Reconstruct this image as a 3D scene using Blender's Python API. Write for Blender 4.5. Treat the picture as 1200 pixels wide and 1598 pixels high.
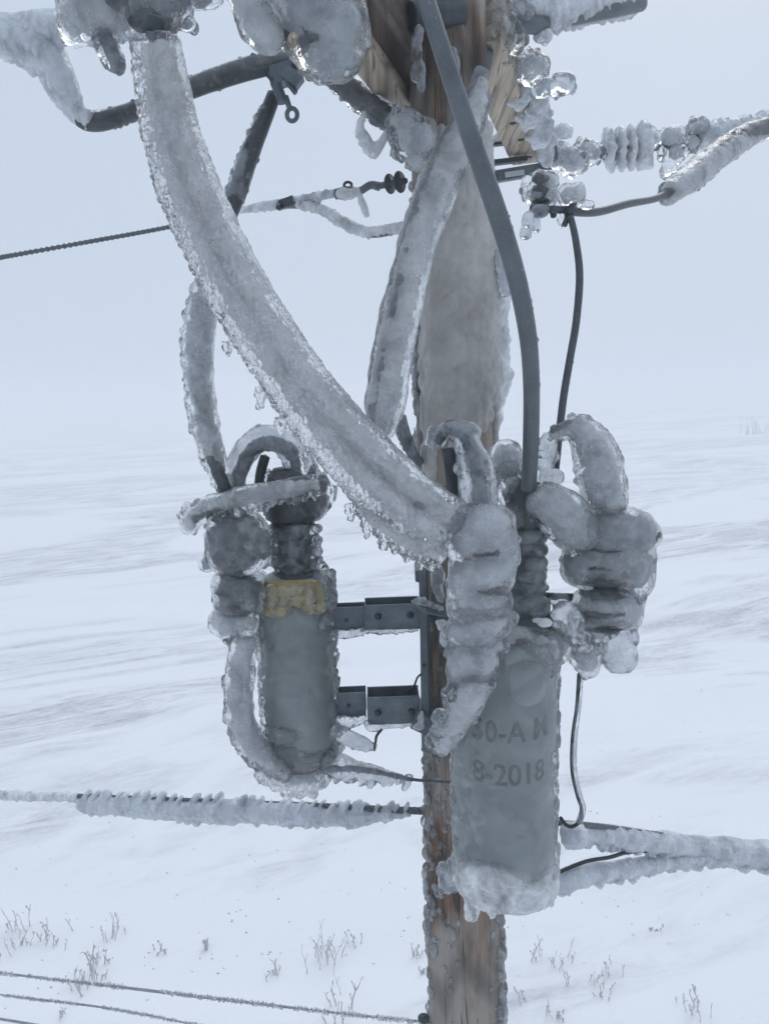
import bpy, math, random
import numpy as np
from mathutils import Matrix, Vector

for o in list(bpy.data.objects):
    bpy.data.objects.remove(o)
scene = bpy.context.scene
COL = scene.collection

# ------------------------------------------------------------------ camera
F = 1154.0                      # focal length in photo pixels (1200 x 1598)
PITCH, ROLL, CAM_Z = math.radians(8.8), math.radians(-1.95), 9.0
cam_d = bpy.data.cameras.new('camera')
cam_d.sensor_fit = 'VERTICAL'
cam_d.sensor_height = 36.0
cam_d.lens = 36.0 * F / 1598.0
cam_d.clip_start = 0.05
cam_d.clip_end = 3000
cam = bpy.data.objects.new('camera', cam_d)
COL.objects.link(cam)
RM = Matrix.Rotation(math.pi / 2 - PITCH, 3, 'X') @ Matrix.Rotation(ROLL, 3, 'Z')
cam.matrix_world = Matrix.Translation((0, 0, CAM_Z)) @ RM.to_4x4()
scene.camera = cam

# ------------------------------------------------------------------ world + sun (overcast)
SUN_EL, SUN_AZ = math.radians(48), math.radians(25)
w = bpy.data.worlds.new('World')
scene.world = w
w.use_nodes = True
nt = w.node_tree
for n in list(nt.nodes):
    nt.nodes.remove(n)
wo = nt.nodes.new('ShaderNodeOutputWorld')
bg = nt.nodes.new('ShaderNodeBackground')
sky = nt.nodes.new('ShaderNodeTexSky')
sky.sky_type = 'NISHITA'
sky.sun_disc = False
sky.sun_elevation = SUN_EL
sky.sun_rotation = SUN_AZ
sky.air_density = 1.0
sky.dust_density = 6.0
mx = nt.nodes.new('ShaderNodeMix')
mx.data_type = 'RGBA'
mx.inputs[0].default_value = 0.93
# the even grey-blue of a fully overcast winter sky
mx.inputs[7].default_value = (5.85, 6.8, 8.15, 1)
nt.links.new(sky.outputs[0], mx.inputs[6])
# overcast luminance: brighter towards the zenith, dimmer on the side away from the sun
wtc = nt.nodes.new('ShaderNodeTexCoord')
wsx = nt.nodes.new('ShaderNodeSeparateXYZ')
nt.links.new(wtc.outputs['Generated'], wsx.inputs[0])
wz = nt.nodes.new('ShaderNodeMapRange'); wz.interpolation_type = 'SMOOTHSTEP'
for i_, v_ in enumerate((0.50, 1.0, 1.0, 1.6)): wz.inputs[i_ + 1].default_value = v_
wy = nt.nodes.new('ShaderNodeMapRange'); wy.interpolation_type = 'SMOOTHSTEP'
for i_, v_ in enumerate((-0.55, 0.45, 0.78, 1.0)): wy.inputs[i_ + 1].default_value = v_
nt.links.new(wsx.outputs['Z'], wz.inputs[0])
nt.links.new(wsx.outputs['Y'], wy.inputs[0])
wm = nt.nodes.new('ShaderNodeMath'); wm.operation = 'MULTIPLY'
nt.links.new(wz.outputs[0], wm.inputs[0]); nt.links.new(wy.outputs[0], wm.inputs[1])
wv = nt.nodes.new('ShaderNodeVectorMath'); wv.operation = 'SCALE'
nt.links.new(mx.outputs[2], wv.inputs[0]); nt.links.new(wm.outputs[0], wv.inputs['Scale'])
nt.links.new(wv.outputs[0], bg.inputs[0])
bg.inputs[1].default_value = 0.1
nt.links.new(bg.outputs[0], wo.inputs[0])

sd = bpy.data.lights.new('sun', 'SUN')
sd.energy = 0.6
sd.angle = math.radians(30)
sd.color = (1.0, 0.97, 0.93)
so = bpy.data.objects.new('sun', sd)
COL.objects.link(so)
sdir = Vector((math.sin(SUN_AZ) * math.cos(SUN_EL), math.cos(SUN_AZ) * math.cos(SUN_EL), math.sin(SUN_EL)))
so.rotation_euler = sdir.to_track_quat('Z', 'Y').to_euler()

scene.view_settings.view_transform = 'Standard'
scene.view_settings.look = 'None'
scene.view_settings.exposure = 0.0
scene.view_settings.gamma = 1.0
scene.render.engine = 'CYCLES'
cy = scene.cycles
cy.use_denoising = True
cy.max_bounces = 14
cy.transmission_bounces = 12
cy.diffuse_bounces = 3
cy.glossy_bounces = 3
cy.volume_bounces = 4
cy.transparent_max_bounces = 8
cy.caustics_reflective = False
cy.use_adaptive_sampling = True
cy.adaptive_threshold = 0.03

# ------------------------------------------------------------------ helpers
RN = np.array(RM)


def Q(px, py, Y):
    """world point on the line of sight of photo pixel (px, py) at distance Y along world +Y"""
    l = np.array([(px - 600) / F, -(py - 799) / F, -1.0])
    d = RN @ l
    t = Y / d[1]
    return np.array([0, 0, CAM_Z]) + d * t


def S(px, py, Y):
    """metres per photo pixel at that place"""
    l = np.array([(px - 600) / F, -(py - 799) / F, -1.0])
    return Y / (RN @ l)[1] / F


def G(px, py, z=0.0):
    l = np.array([(px - 600) / F, -(py - 799) / F, -1.0])
    d = RN @ l
    return np.array([0, 0, CAM_Z]) + d * ((z - CAM_Z) / d[2])


def link_nodes(name):
    m = bpy.data.materials.new(name)
    m.use_nodes = True
    t = m.node_tree
    for n in list(t.nodes):
        t.nodes.remove(n)
    return m, t, t.nodes, t.links


def ramp(N, pts):
    r = N.new('ShaderNodeValToRGB')
    cr = r.color_ramp
    while len(cr.elements) < len(pts):
        cr.elements.new(0.5)
    for e, (p, c) in zip(cr.elements, pts):
        e.position = p
        e.color = c if len(c) == 4 else (*c, 1)
    return r


def g(v):
    return (v, v, v)


# ---- numpy noise
def _hash(ix, iy, iz, s):
    n = (ix * 374761393 + iy * 668265263 + iz * 2147483647 + s * 974634777) & 0xFFFFFFFF
    n = ((n ^ (n >> 13)) * 1274126177) & 0xFFFFFFFF
    n = ((n ^ (n >> 16)) * 2246822519) & 0xFFFFFFFF
    return ((n ^ (n >> 15)) & 0xFFFFFF) / float(0xFFFFFF)


def vnoise(co, s=0):
    f = np.floor(co).astype(np.int64)
    u = co - f
    u = u * u * u * (u * (u * 6 - 15) + 10)
    r = 0
    for a in (0, 1):
        wx = u[:, 0] if a else 1 - u[:, 0]
        for b in (0, 1):
            wy = u[:, 1] if b else 1 - u[:, 1]
            for c in (0, 1):
                wz = u[:, 2] if c else 1 - u[:, 2]
                r = r + _hash(f[:, 0] + a, f[:, 1] + b, f[:, 2] + c, s) * wx * wy * wz
    return r * 2 - 1


def fbm(co, scale, octv=3, s=0):
    r, a, q = 0, 1.0, 1.0
    for k in range(octv):
        r = r + a * vnoise(co * scale * q + 17.3 * k, s + k)
        a *= 0.5
        q *= 2.03
    return r


def worley(co, s=0):
    f = np.floor(co).astype(np.int64)
    best = np.full(len(co), 9.0)
    for a in (-1, 0, 1):
        for b in (-1, 0, 1):
            for c in (-1, 0, 1):
                ix, iy, iz = f[:, 0] + a, f[:, 1] + b, f[:, 2] + c
                dx = ix + _hash(ix, iy, iz, s) - co[:, 0]
                dy = iy + _hash(ix, iy, iz, s + 1) - co[:, 1]
                dz = iz + _hash(ix, iy, iz, s + 2) - co[:, 2]
                best = np.minimum(best, dx * dx + dy * dy + dz * dz)
    return best


# ------------------------------------------------------------------ materials
def ice_material(name, cloud=0.45, tint=(0.80, 0.82, 0.84), rough=0.10, clear=(0.91, 0.94, 0.96), bump=0.75, lo=0.0, hi=1.0, nscale=14, ior=1.31, sss=1.0):
    """ice: clear glassy body with milky air inclusions"""
    m, t, N, L = link_nodes(name)
    out = N.new('ShaderNodeOutputMaterial')
    tc = N.new('ShaderNodeTexCoord')
    gl = N.new('ShaderNodeBsdfPrincipled')
    gl.inputs['Base Color'].default_value = (*clear, 1)
    gl.inputs['Transmission Weight'].default_value = 1.0
    gl.inputs['Roughness'].default_value = rough
    gl.inputs['IOR'].default_value = ior
    mk = N.new('ShaderNodeBsdfPrincipled')
    mk.inputs['Base Color'].default_value = (*tint, 1)
    mk.inputs['Roughness'].default_value = 0.13
    mk.inputs['IOR'].default_value = 1.31
    mk.inputs['Subsurface Weight'].default_value = sss
    mk.inputs['Subsurface Radius'].default_value = (0.85, 0.93, 1.0)
    mk.inputs['Subsurface Scale'].default_value = 0.035
    ns = N.new('ShaderNodeTexNoise')
    ns.inputs['Scale'].default_value = nscale
    ns.inputs['Detail'].default_value = 6
    ns.inputs['Roughness'].default_value = 0.6
    ns.inputs['Distortion'].default_value = 0.6
    L.new(tc.outputs['Object'], ns.inputs['Vector'])
    rp = ramp(N, [(0.36, g(max(0, cloud - 0.28 + lo))), (0.5, g(cloud)), (0.66, g(min(1, cloud + 0.30 * hi)))])
    L.new(ns.outputs['Fac'], rp.inputs[0])
    # crackle / bubble veins
    v = N.new('ShaderNodeTexVoronoi')
    v.feature = 'SMOOTH_F1'
    v.inputs['Scale'].default_value = 85
    v.inputs['Smoothness'].default_value = 0.25
    n2 = N.new('ShaderNodeTexNoise')
    n2.inputs['Scale'].default_value = 60
    n2.inputs['Detail'].default_value = 4
    n2.inputs['Distortion'].default_value = 1.2
    mp = N.new('ShaderNodeMapping')
    mp.inputs['Scale'].default_value = (1, 1, 0.55)
    L.new(tc.outputs['Object'], mp.inputs['Vector'])
    L.new(mp.outputs[0], v.inputs['Vector'])
    L.new(mp.outputs[0], n2.inputs['Vector'])
    v3 = N.new('ShaderNodeTexVoronoi')
    v3.feature = 'SMOOTH_F1'
    v3.inputs['Scale'].default_value = 210
    v3.inputs['Smoothness'].default_value = 0.15
    L.new(mp.outputs[0], v3.inputs['Vector'])
    a0_ = N.new('ShaderNodeMath')
    a0_.operation = 'MULTIPLY_ADD'
    a0_.inputs[1].default_value = 0.55
    L.new(v3.outputs['Distance'], a0_.inputs[0])
    L.new(v.outputs['Distance'], a0_.inputs[2])
    ad = N.new('ShaderNodeMath')
    ad.operation = 'ADD'
    L.new(a0_.outputs[0], ad.inputs[0])
    L.new(n2.outputs['Fac'], ad.inputs[1])
    bp = N.new('ShaderNodeBump')
    bp.inputs['Strength'].default_value = bump
    bp.inputs['Distance'].default_value = 0.004
    L.new(ad.outputs[0], bp.inputs['Height'])
    L.new(bp.outputs[0], gl.inputs['Normal'])
    L.new(bp.outputs[0], mk.inputs['Normal'])
    mix = N.new('ShaderNodeMixShader')
    L.new(rp.outputs[0], mix.inputs[0])
    L.new(gl.outputs[0], mix.inputs[1])
    L.new(mk.outputs[0], mix.inputs[2])
    L.new(mix.outputs[0], out.inputs['Surface'])
    return m


ICE = ice_material('glaze ice', 0.78)
ICE_CLEAR = ice_material('clear ice', 0.30, tint=(0.54, 0.57, 0.605), rough=0.05, clear=(0.92, 0.95, 0.97), hi=0.6, bump=0.35)
ICE_TANK = ice_material('ice over tank', 0.25, tint=(0.56, 0.60, 0.61), rough=0.03, clear=(0.97, 0.99, 0.99), hi=0.35, lo=0.15, nscale=7, bump=0.26, sss=0.0)
ICE_COL = ice_material('column ice', 0.8, tint=(0.76, 0.78, 0.80), rough=0.07, clear=(0.90, 0.93, 0.95), hi=1.0, nscale=7, bump=0.3)
ICE_FOOT = ice_material('frosty foot ice', 0.60, tint=(0.88, 0.90, 0.915), rough=0.06, clear=(0.96, 0.98, 0.98), nscale=14, bump=0.5)
ICE_MILK = ice_material('milky ice', 0.85, tint=(0.80, 0.82, 0.84), rough=0.12, nscale=10, bump=0.35)
ICE_RIME = ice_material('rime ice', 0.78, tint=(0.72, 0.75, 0.785), rough=0.25, bump=0.7)
ICE_DARK = ice_material('dark clear ice', 0.6, tint=(0.25, 0.275, 0.295), rough=0.05, clear=(0.86, 0.90, 0.92), hi=0.6, bump=0.3)


def metal_material(name, col, rough=0.55, metallic=0.0, mott=0.25, bump=0.15, scale=40, frost=0.0):
    m, t, N, L = link_nodes(name)
    out = N.new('ShaderNodeOutputMaterial')
    tc = N.new('ShaderNodeTexCoord')
    b = N.new('ShaderNodeBsdfPrincipled')
    n = N.new('ShaderNodeTexNoise')
    n.inputs['Scale'].default_value = scale
    n.inputs['Detail'].default_value = 6
    L.new(tc.outputs['Object'], n.inputs['Vector'])
    lo = tuple(c * (1 - mott) for c in col)
    hi = tuple(min(1, c * (1 + mott)) for c in col)
    rp = ramp(N, [(0.3, lo), (0.7, hi)])
    L.new(n.outputs['Fac'], rp.inputs[0])
    if frost:
        n3 = N.new('ShaderNodeTexNoise')
        n3.inputs['Scale'].default_value = 160
        n3.inputs['Detail'].default_value = 2
        L.new(tc.outputs['Object'], n3.inputs['Vector'])
        r3 = ramp(N, [(0.64, g(0)), (0.70, g(frost))])
        L.new(n3.outputs['Fac'], r3.inputs[0])
        mm = N.new('ShaderNodeMix')
        mm.data_type = 'RGBA'
        mm.inputs[7].default_value = (0.6, 0.63, 0.66, 1)
        L.new(r3.outputs[0], mm.inputs[0])
        L.new(rp.outputs[0], mm.inputs[6])
        L.new(mm.outputs[2], b.inputs['Base Color'])
    else:
        L.new(rp.outputs[0], b.inputs['Base Color'])
    b.inputs['Roughness'].default_value = rough
    b.inputs['Metallic'].default_value = metallic
    bp = N.new('ShaderNodeBump')
    bp.inputs['Strength'].default_value = bump
    bp.inputs['Distance'].default_value = 0.002
    L.new(n.outputs['Fac'], bp.inputs['Height'])
    L.new(bp.outputs[0], b.inputs['Normal'])
    L.new(b.outputs[0], out.inputs['Surface'])
    return m


M_TANK = metal_material('grey tank paint', (0.33, 0.375, 0.38), 0.5, mott=0.10, scale=12)
M_STEEL = metal_material('galvanised steel', (0.115, 0.145, 0.165), 0.45, 0.2, mott=0.28, scale=18, frost=0.15)
M_STEEL_D = metal_material('weathered bolt steel', (0.05, 0.06, 0.07), 0.5, 0.3)
M_CABLE = metal_material('grey cable jacket', (0.112, 0.132, 0.146), 0.32, mott=0.18, scale=14, frost=0.12)
M_CABLE_D = metal_material('dark cable jacket', (0.060, 0.070, 0.080), 0.4, mott=0.2, frost=0.12)
M_CORE_L = metal_material('grey conductor jacket', (0.20, 0.215, 0.235), 0.5)
M_CORE = metal_material('conductor inside ice', (0.060, 0.070, 0.085), 0.5)
M_BLACK = metal_material('black wire', (0.012, 0.014, 0.017), 0.4)
M_RUBBER = metal_material('dark grey polymer', (0.040, 0.048, 0.055), 0.45, mott=0.3)
M_POLY = metal_material('grey polymer sheds', (0.075, 0.09, 0.095), 0.5, mott=0.2)
M_YELLOW = metal_material('yellow plate paint', (0.50, 0.40, 0.17), 0.5, mott=0.2)
M_LETTER = metal_material('stencil paint', (0.012, 0.016, 0.02), 0.6)
M_STICKER = metal_material('white sticker', (0.5, 0.53, 0.55), 0.5, mott=0.05)


def strand_material():
    """twisted aluminium strands"""
    m = metal_material('stranded wire', (0.085, 0.10, 0.115), 0.4, 0.3, mott=0.35, scale=120, bump=0.6)
    return m


M_STRAND = strand_material()
M_WIRE = metal_material('frosted wire', (0.26, 0.28, 0.30), 0.6, mott=0.4, scale=40)


def wood_material(name, dark, mid, light, blotch=True, yaw=None):
    m, t, N, L = link_nodes(name)
    out = N.new('ShaderNodeOutputMaterial')
    tc = N.new('ShaderNodeTexCoord')
    mp = N.new('ShaderNodeMapping')
    mp.inputs['Scale'].default_value = (1, 1, 0.06) if yaw is None else (1, 0.06, 1)
    if yaw is not None: mp.inputs['Rotation'].default_value = (0, 0, math.radians(yaw))
    L.new(tc.outputs['Object'], mp.inputs['Vector'])
    b = N.new('ShaderNodeBsdfPrincipled')
    n = N.new('ShaderNodeTexNoise')
    n.inputs['Scale'].default_value = 26
    n.inputs['Detail'].default_value = 9
    n.inputs['Roughness'].default_value = 0.7
    n.inputs['Distortion'].default_value = 0.25
    L.new(mp.outputs[0], n.inputs['Vector'])
    rp = ramp(N, [(0.36, dark), (0.50, mid), (0.64, light)])
    L.new(n.outputs['Fac'], rp.inputs[0])
    # cathedral grain lines
    mp2 = N.new('ShaderNodeMapping')
    mp2.inputs['Scale'].default_value = (1, 1, 0.10) if yaw is None else (1, 0.10, 1)
    if yaw is not None: mp2.inputs['Rotation'].default_value = (0, 0, math.radians(yaw))
    L.new(tc.outputs['Object'], mp2.inputs['Vector'])
    wv = N.new('ShaderNodeTexWave')
    wv.wave_type = 'RINGS'
    wv.rings_direction = 'Y'
    wv.inputs['Scale'].default_value = 7
    wv.inputs['Distortion'].default_value = 5
    wv.inputs['Detail'].default_value = 1.5
    wv.inputs['Detail Scale'].default_value = 1.1
    L.new(mp2.outputs[0], wv.inputs['Vector'])
    rw = ramp(N, [(0.0, g(0.42)), (0.35, g(0.9)), (1.0, g(1.0))])
    L.new(wv.outputs['Fac'], rw.inputs[0])
    mu = N.new('ShaderNodeMix')
    mu.data_type = 'RGBA'
    mu.blend_type = 'MULTIPLY'
    mu.inputs[0].default_value = 0.75
    L.new(rp.outputs[0], mu.inputs[6])
    L.new(rw.outputs[0], mu.inputs[7])
    last = mu.outputs[2]
    if blotch:
        n2 = N.new('ShaderNodeTexNoise')
        n2.inputs['Scale'].default_value = 5
        n2.inputs['Detail'].default_value = 5
        mp3 = N.new('ShaderNodeMapping')
        mp3.inputs['Scale'].default_value = (1, 1, 0.45)
        L.new(tc.outputs['Object'], mp3.inputs['Vector'])
        L.new(mp3.outputs[0], n2.inputs['Vector'])
        r2 = ramp(N, [(0.45, g(0)), (0.6, g(1))])
        L.new(n2.outputs['Fac'], r2.inputs[0])
        m2 = N.new('ShaderNodeMix')
        m2.data_type = 'RGBA'
        m2.inputs[7].default_value = (0.33, 0.29, 0.25, 1)
        L.new(r2.outputs[0], m2.inputs[0])
        L.new(last, m2.inputs[6])
        m3 = N.new('ShaderNodeMix')
        m3.data_type = 'RGBA'
        m3.blend_type = 'MULTIPLY'
        m3.inputs[0].default_value = 0.8
        L.new(m2.outputs[2], m3.inputs[6])
        L.new(rw.outputs[0], m3.inputs[7])
        last = m3.outputs[2]
    mc_ = N.new('ShaderNodeMapping')
    mc_.inputs['Scale'].default_value = (1, 1, 0.022) if yaw is None else (1, 0.03, 1)
    if yaw is not None: mc_.inputs['Rotation'].default_value = (0, 0, math.radians(yaw))
    L.new(tc.outputs['Object'], mc_.inputs['Vector'])
    nc_ = N.new('ShaderNodeTexNoise')
    nc_.inputs['Scale'].default_value = 26
    nc_.inputs['Detail'].default_value = 3
    L.new(mc_.outputs[0], nc_.inputs['Vector'])
    rc_ = ramp(N, [(0.485, g(1)), (0.497, g(0.16)), (0.503, g(0.16)), (0.515, g(1))])
    L.new(nc_.outputs['Fac'], rc_.inputs[0])
    m4 = N.new('ShaderNodeMix')
    m4.data_type = 'RGBA'
    m4.blend_type = 'MULTIPLY'
    m4.inputs[0].default_value = 0.85
    L.new(last, m4.inputs[6])
    L.new(rc_.outputs[0], m4.inputs[7])
    L.new(m4.outputs[2], b.inputs['Base Color'])
    b.inputs['Roughness'].default_value = 0.62
    bp = N.new('ShaderNodeBump')
    bp.inputs['Strength'].default_value = 0.6
    bp.inputs['Distance'].default_value = 0.004
    L.new(n.outputs['Fac'], bp.inputs['Height'])
    L.new(bp.outputs[0], b.inputs['Normal'])
    L.new(b.outputs[0], out.inputs['Surface'])
    return m


M_POLE = wood_material('weathered pole wood', (0.034, 0.018, 0.011), (0.165, 0.092, 0.056), (0.36, 0.255, 0.18))
M_ARM = wood_material('treated crossarm wood', (0.36, 0.29, 0.215), (0.50, 0.42, 0.325), (0.60, 0.52, 0.42), blotch=False, yaw=17.6)
M_ARM_D = wood_material('dark crossarm wood', (0.035, 0.024, 0.018), (0.085, 0.06, 0.045), (0.15, 0.11, 0.085), blotch=False, yaw=17.6)


# ------------------------------------------------------------------ object helpers
def tagp(o, label=None, cat=None, group=None, kind=None):
    if label: o['label'] = label
    if cat: o['category'] = cat
    if group: o['group'] = group
    if kind: o['kind'] = kind
    return o


class MB:
    """collects vertices and faces, builds one mesh object"""
    def __init__(s):
        s.v, s.f, s.n = [], [], 0

    def add(s, v, f):
        v = np.asarray(v, float)
        s.v.append(v)
        s.f.extend([tuple(i + s.n for i in q) for q in f])
        s.n += len(v)
        return s

    def verts(s):
        return np.concatenate(s.v) if s.v else np.zeros((0, 3))

    def mesh(s, name):
        me = bpy.data.meshes.new(name)
        me.from_pydata(s.verts().tolist(), [], s.f)
        me.update()
        return me

    def build(s, name, mat, parent=None, smooth=True, origin=None, bevel=0):
        me = s.mesh(name)
        o = bpy.data.objects.new(name, me)
        COL.objects.link(o)
        if mat: me.materials.append(mat)
        place(o, parent, origin)
        if smooth:
            me.polygons.foreach_set('use_smooth', [True] * len(me.polygons))
        if bevel:
            bm = o.modifiers.new('bevel', 'BEVEL')
            bm.width = bevel
            bm.segments = 2
            bm.limit_method = 'ANGLE'
        return o


def place(o, parent, origin=None):
    """vertices are in world space: shift them so the object's origin is sensible, then parent"""
    me = o.data
    n = len(me.vertices)
    co = np.empty(n * 3)
    me.vertices.foreach_get('co', co)
    co = co.reshape(-1, 3)
    if parent is not None:
        base = np.array(parent.matrix_world.translation)
        base = np.array(parent['_base']) if '_base' in parent else base
        o.parent = parent
        co = co - base
        o['_base'] = base.tolist()
    else:
        c = np.array(origin) if origin is not None else np.array([co[:, 0].mean(), co[:, 1].mean(), co[:, 2].min()])
        o.location = c
        co = co - c
        o['_base'] = c.tolist()
    me.vertices.foreach_set('co', co.ravel())
    me.update()


def empty(name, loc, label, cat, group=None):
    o = bpy.data.objects.new(name, None)
    o.empty_display_size = 0.1
    o.location = loc
    o['_base'] = [float(c) for c in loc]
    COL.objects.link(o)
    return tagp(o, label, cat, group)


def spline(pts, n):
    """Catmull-Rom through rows of numbers"""
    p = np.asarray(pts, float)
    p = np.vstack([2 * p[0] - p[1], p, 2 * p[-1] - p[-2]])
    out = []
    segs = len(p) - 3
    for i in range(segs):
        a, b, c, d = p[i:i + 4]
        k = max(2, int(round(n / segs)))
        for t in np.linspace(0, 1, k, endpoint=False):
            out.append(0.5 * ((2 * b) + (-a + c) * t + (2 * a - 5 * b + 4 * c - d) * t * t + (-a + 3 * b - 3 * c + d) * t ** 3))
    out.append(p[-2])
    return np.array(out)


def W(pts):
    """photo path rows (px, py, Y, r_px) -> world rows (x, y, z, r)"""
    out = []
    for q in pts:
        c = Q(q[0], q[1], q[2])
        out.append([*c, q[3] * S(q[0], q[1], q[2])])
    return np.array(out)


def tube_geo(rows, seg=14, flat=1.0, cap=True, shape=None, twist=0):
    """closed tube through world rows (x,y,z,r)"""
    P = rows[:, :3]
    T = np.gradient(P, axis=0)
    T /= np.linalg.norm(T, axis=1)[:, None] + 1e-12
    up = np.array([0, 1, 0.0])
    if abs(T[0] @ up) > 0.95: up = np.array([1.0, 0, 0])
    u = np.cross(T[0], up); u /= np.linalg.norm(u)
    V, Fc = [], []
    n = len(rows)
    for i in range(n):
        u = u - T[i] * (u @ T[i]); u /= np.linalg.norm(u)
        v = np.cross(T[i], u)
        r = rows[i, 3]
        for k in range(seg):
            a = 2 * math.pi * k / seg + twist * i
            V.append(P[i] + r * (math.cos(a) * u + flat * math.sin(a) * v))
    for i in range(n - 1):
        for k in range(seg):
            a, b = i * seg + k, i * seg + (k + 1) % seg
            Fc.append((a, b, b + seg, a + seg))
    if cap:
        V.append(P[0] - T[0] * rows[0, 3] * 0.4)
        V.append(P[-1] + T[-1] * rows[-1, 3] * 0.4)
        c0, c1 = n * seg, n * seg + 1
        for k in range(seg):
            Fc.append((c0, (k + 1) % seg, k))
            Fc.append((c1, (n - 1) * seg + k, (n - 1) * seg + (k + 1) % seg))
    return np.array(V), Fc


def _ico(sub):
    import bmesh
    bm = bmesh.new()
    bmesh.ops.create_icosphere(bm, subdivisions=sub, radius=1)
    v = np.array([x.co[:] for x in bm.verts])
    f = [tuple(y.index for y in x.verts) for x in bm.faces]
    bm.free()
    return v, f


ICO1, ICO2, ICO3 = _ico(1), _ico(2), _ico(3)


def box_geo(c, ax, ay, az):
    """box from centre and three half-axis vectors"""
    c, ax, ay, az = map(np.asarray, (c, ax, ay, az))
    V = [c + sx * ax + sy * ay + sz * az for sz in (-1, 1) for sy in (-1, 1) for sx in (-1, 1)]
    return np.array(V), [(0, 2, 3, 1), (4, 5, 7, 6), (0, 1, 5, 4), (2, 6, 7, 3), (0, 4, 6, 2), (1, 3, 7, 5)]


def lathe_geo(base, prof, seg=40, axis=(0, 0, 1)):
    """profile rows (r, h) around axis, from base"""
    base = np.asarray(base, float)
    ax = np.asarray(axis, float); ax /= np.linalg.norm(ax)
    t = np.array([1.0, 0, 0]) if abs(ax[0]) < 0.9 else np.array([0, 1.0, 0])
    u = np.cross(ax, t); u /= np.linalg.norm(u)
    v = np.cross(ax, u)
    V, Fc = [], []
    for r, h in prof:
        for k in range(seg):
            a = 2 * math.pi * k / seg
            V.append(base + ax * h + max(r, 1e-4) * (math.cos(a) * u + math.sin(a) * v))
    n = len(prof)
    for i in range(n - 1):
        for k in range(seg):
            a, b = i * seg + k, i * seg + (k + 1) % seg
            Fc.append((a, b, b + seg, a + seg))
    Fc.append(tuple(reversed(range(seg))))
    Fc.append(tuple((n - 1) * seg + k for k in range(seg)))
    return np.array(V), Fc


def cyl_between(a, b, r, seg=16):
    a, b = np.asarray(a, float), np.asarray(b, float)
    L_ = np.linalg.norm(b - a)
    return lathe_geo(a, [(r * 0.9, 0), (r, r * 0.12), (r, L_ - r * 0.12), (r * 0.9, L_)], seg, (b - a))


GLAZE = ice_material('clear outer glaze', 0.10, tint=(0.72, 0.75, 0.79), rough=0.02, clear=(0.97, 0.98, 0.985), bump=0.45, lo=0.2, hi=0.35, nscale=16)
LAYERED = {'glaze ice', 'milky ice', 'column ice', 'smoky ice', 'sheath ice', 'pale sheath ice', 'grey core ice', 'bulb ice', 'dark clear ice'}
WIND = np.array([-0.75, -0.25, -0.6]); WIND /= np.linalg.norm(WIND)
ICE_N = [0]


def skin(mb, voxel, smooth):
    """fuse overlapping closed shapes into one skin; returns mesh, coordinates, normals"""
    me0 = mb.mesh('tmp')
    tmp = bpy.data.objects.new('tmp', me0)
    COL.objects.link(tmp)
    rm = tmp.modifiers.new('r', 'REMESH')
    rm.mode = 'VOXEL'
    rm.voxel_size = voxel
    if smooth:
        sm_ = tmp.modifiers.new('s', 'SMOOTH')
        sm_.factor = 0.5
        sm_.iterations = smooth
    dg = bpy.context.evaluated_depsgraph_get()
    me = bpy.data.meshes.new_from_object(tmp.evaluated_get(dg))
    bpy.data.objects.remove(tmp)
    bpy.data.meshes.remove(me0)
    n = len(me.vertices)
    co = np.empty(n * 3); me.vertices.foreach_get('co', co)
    no = np.empty(n * 3); me.vertices.foreach_get('normal', no)
    return me, co.reshape(-1, 3), no.reshape(-1, 3)


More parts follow.
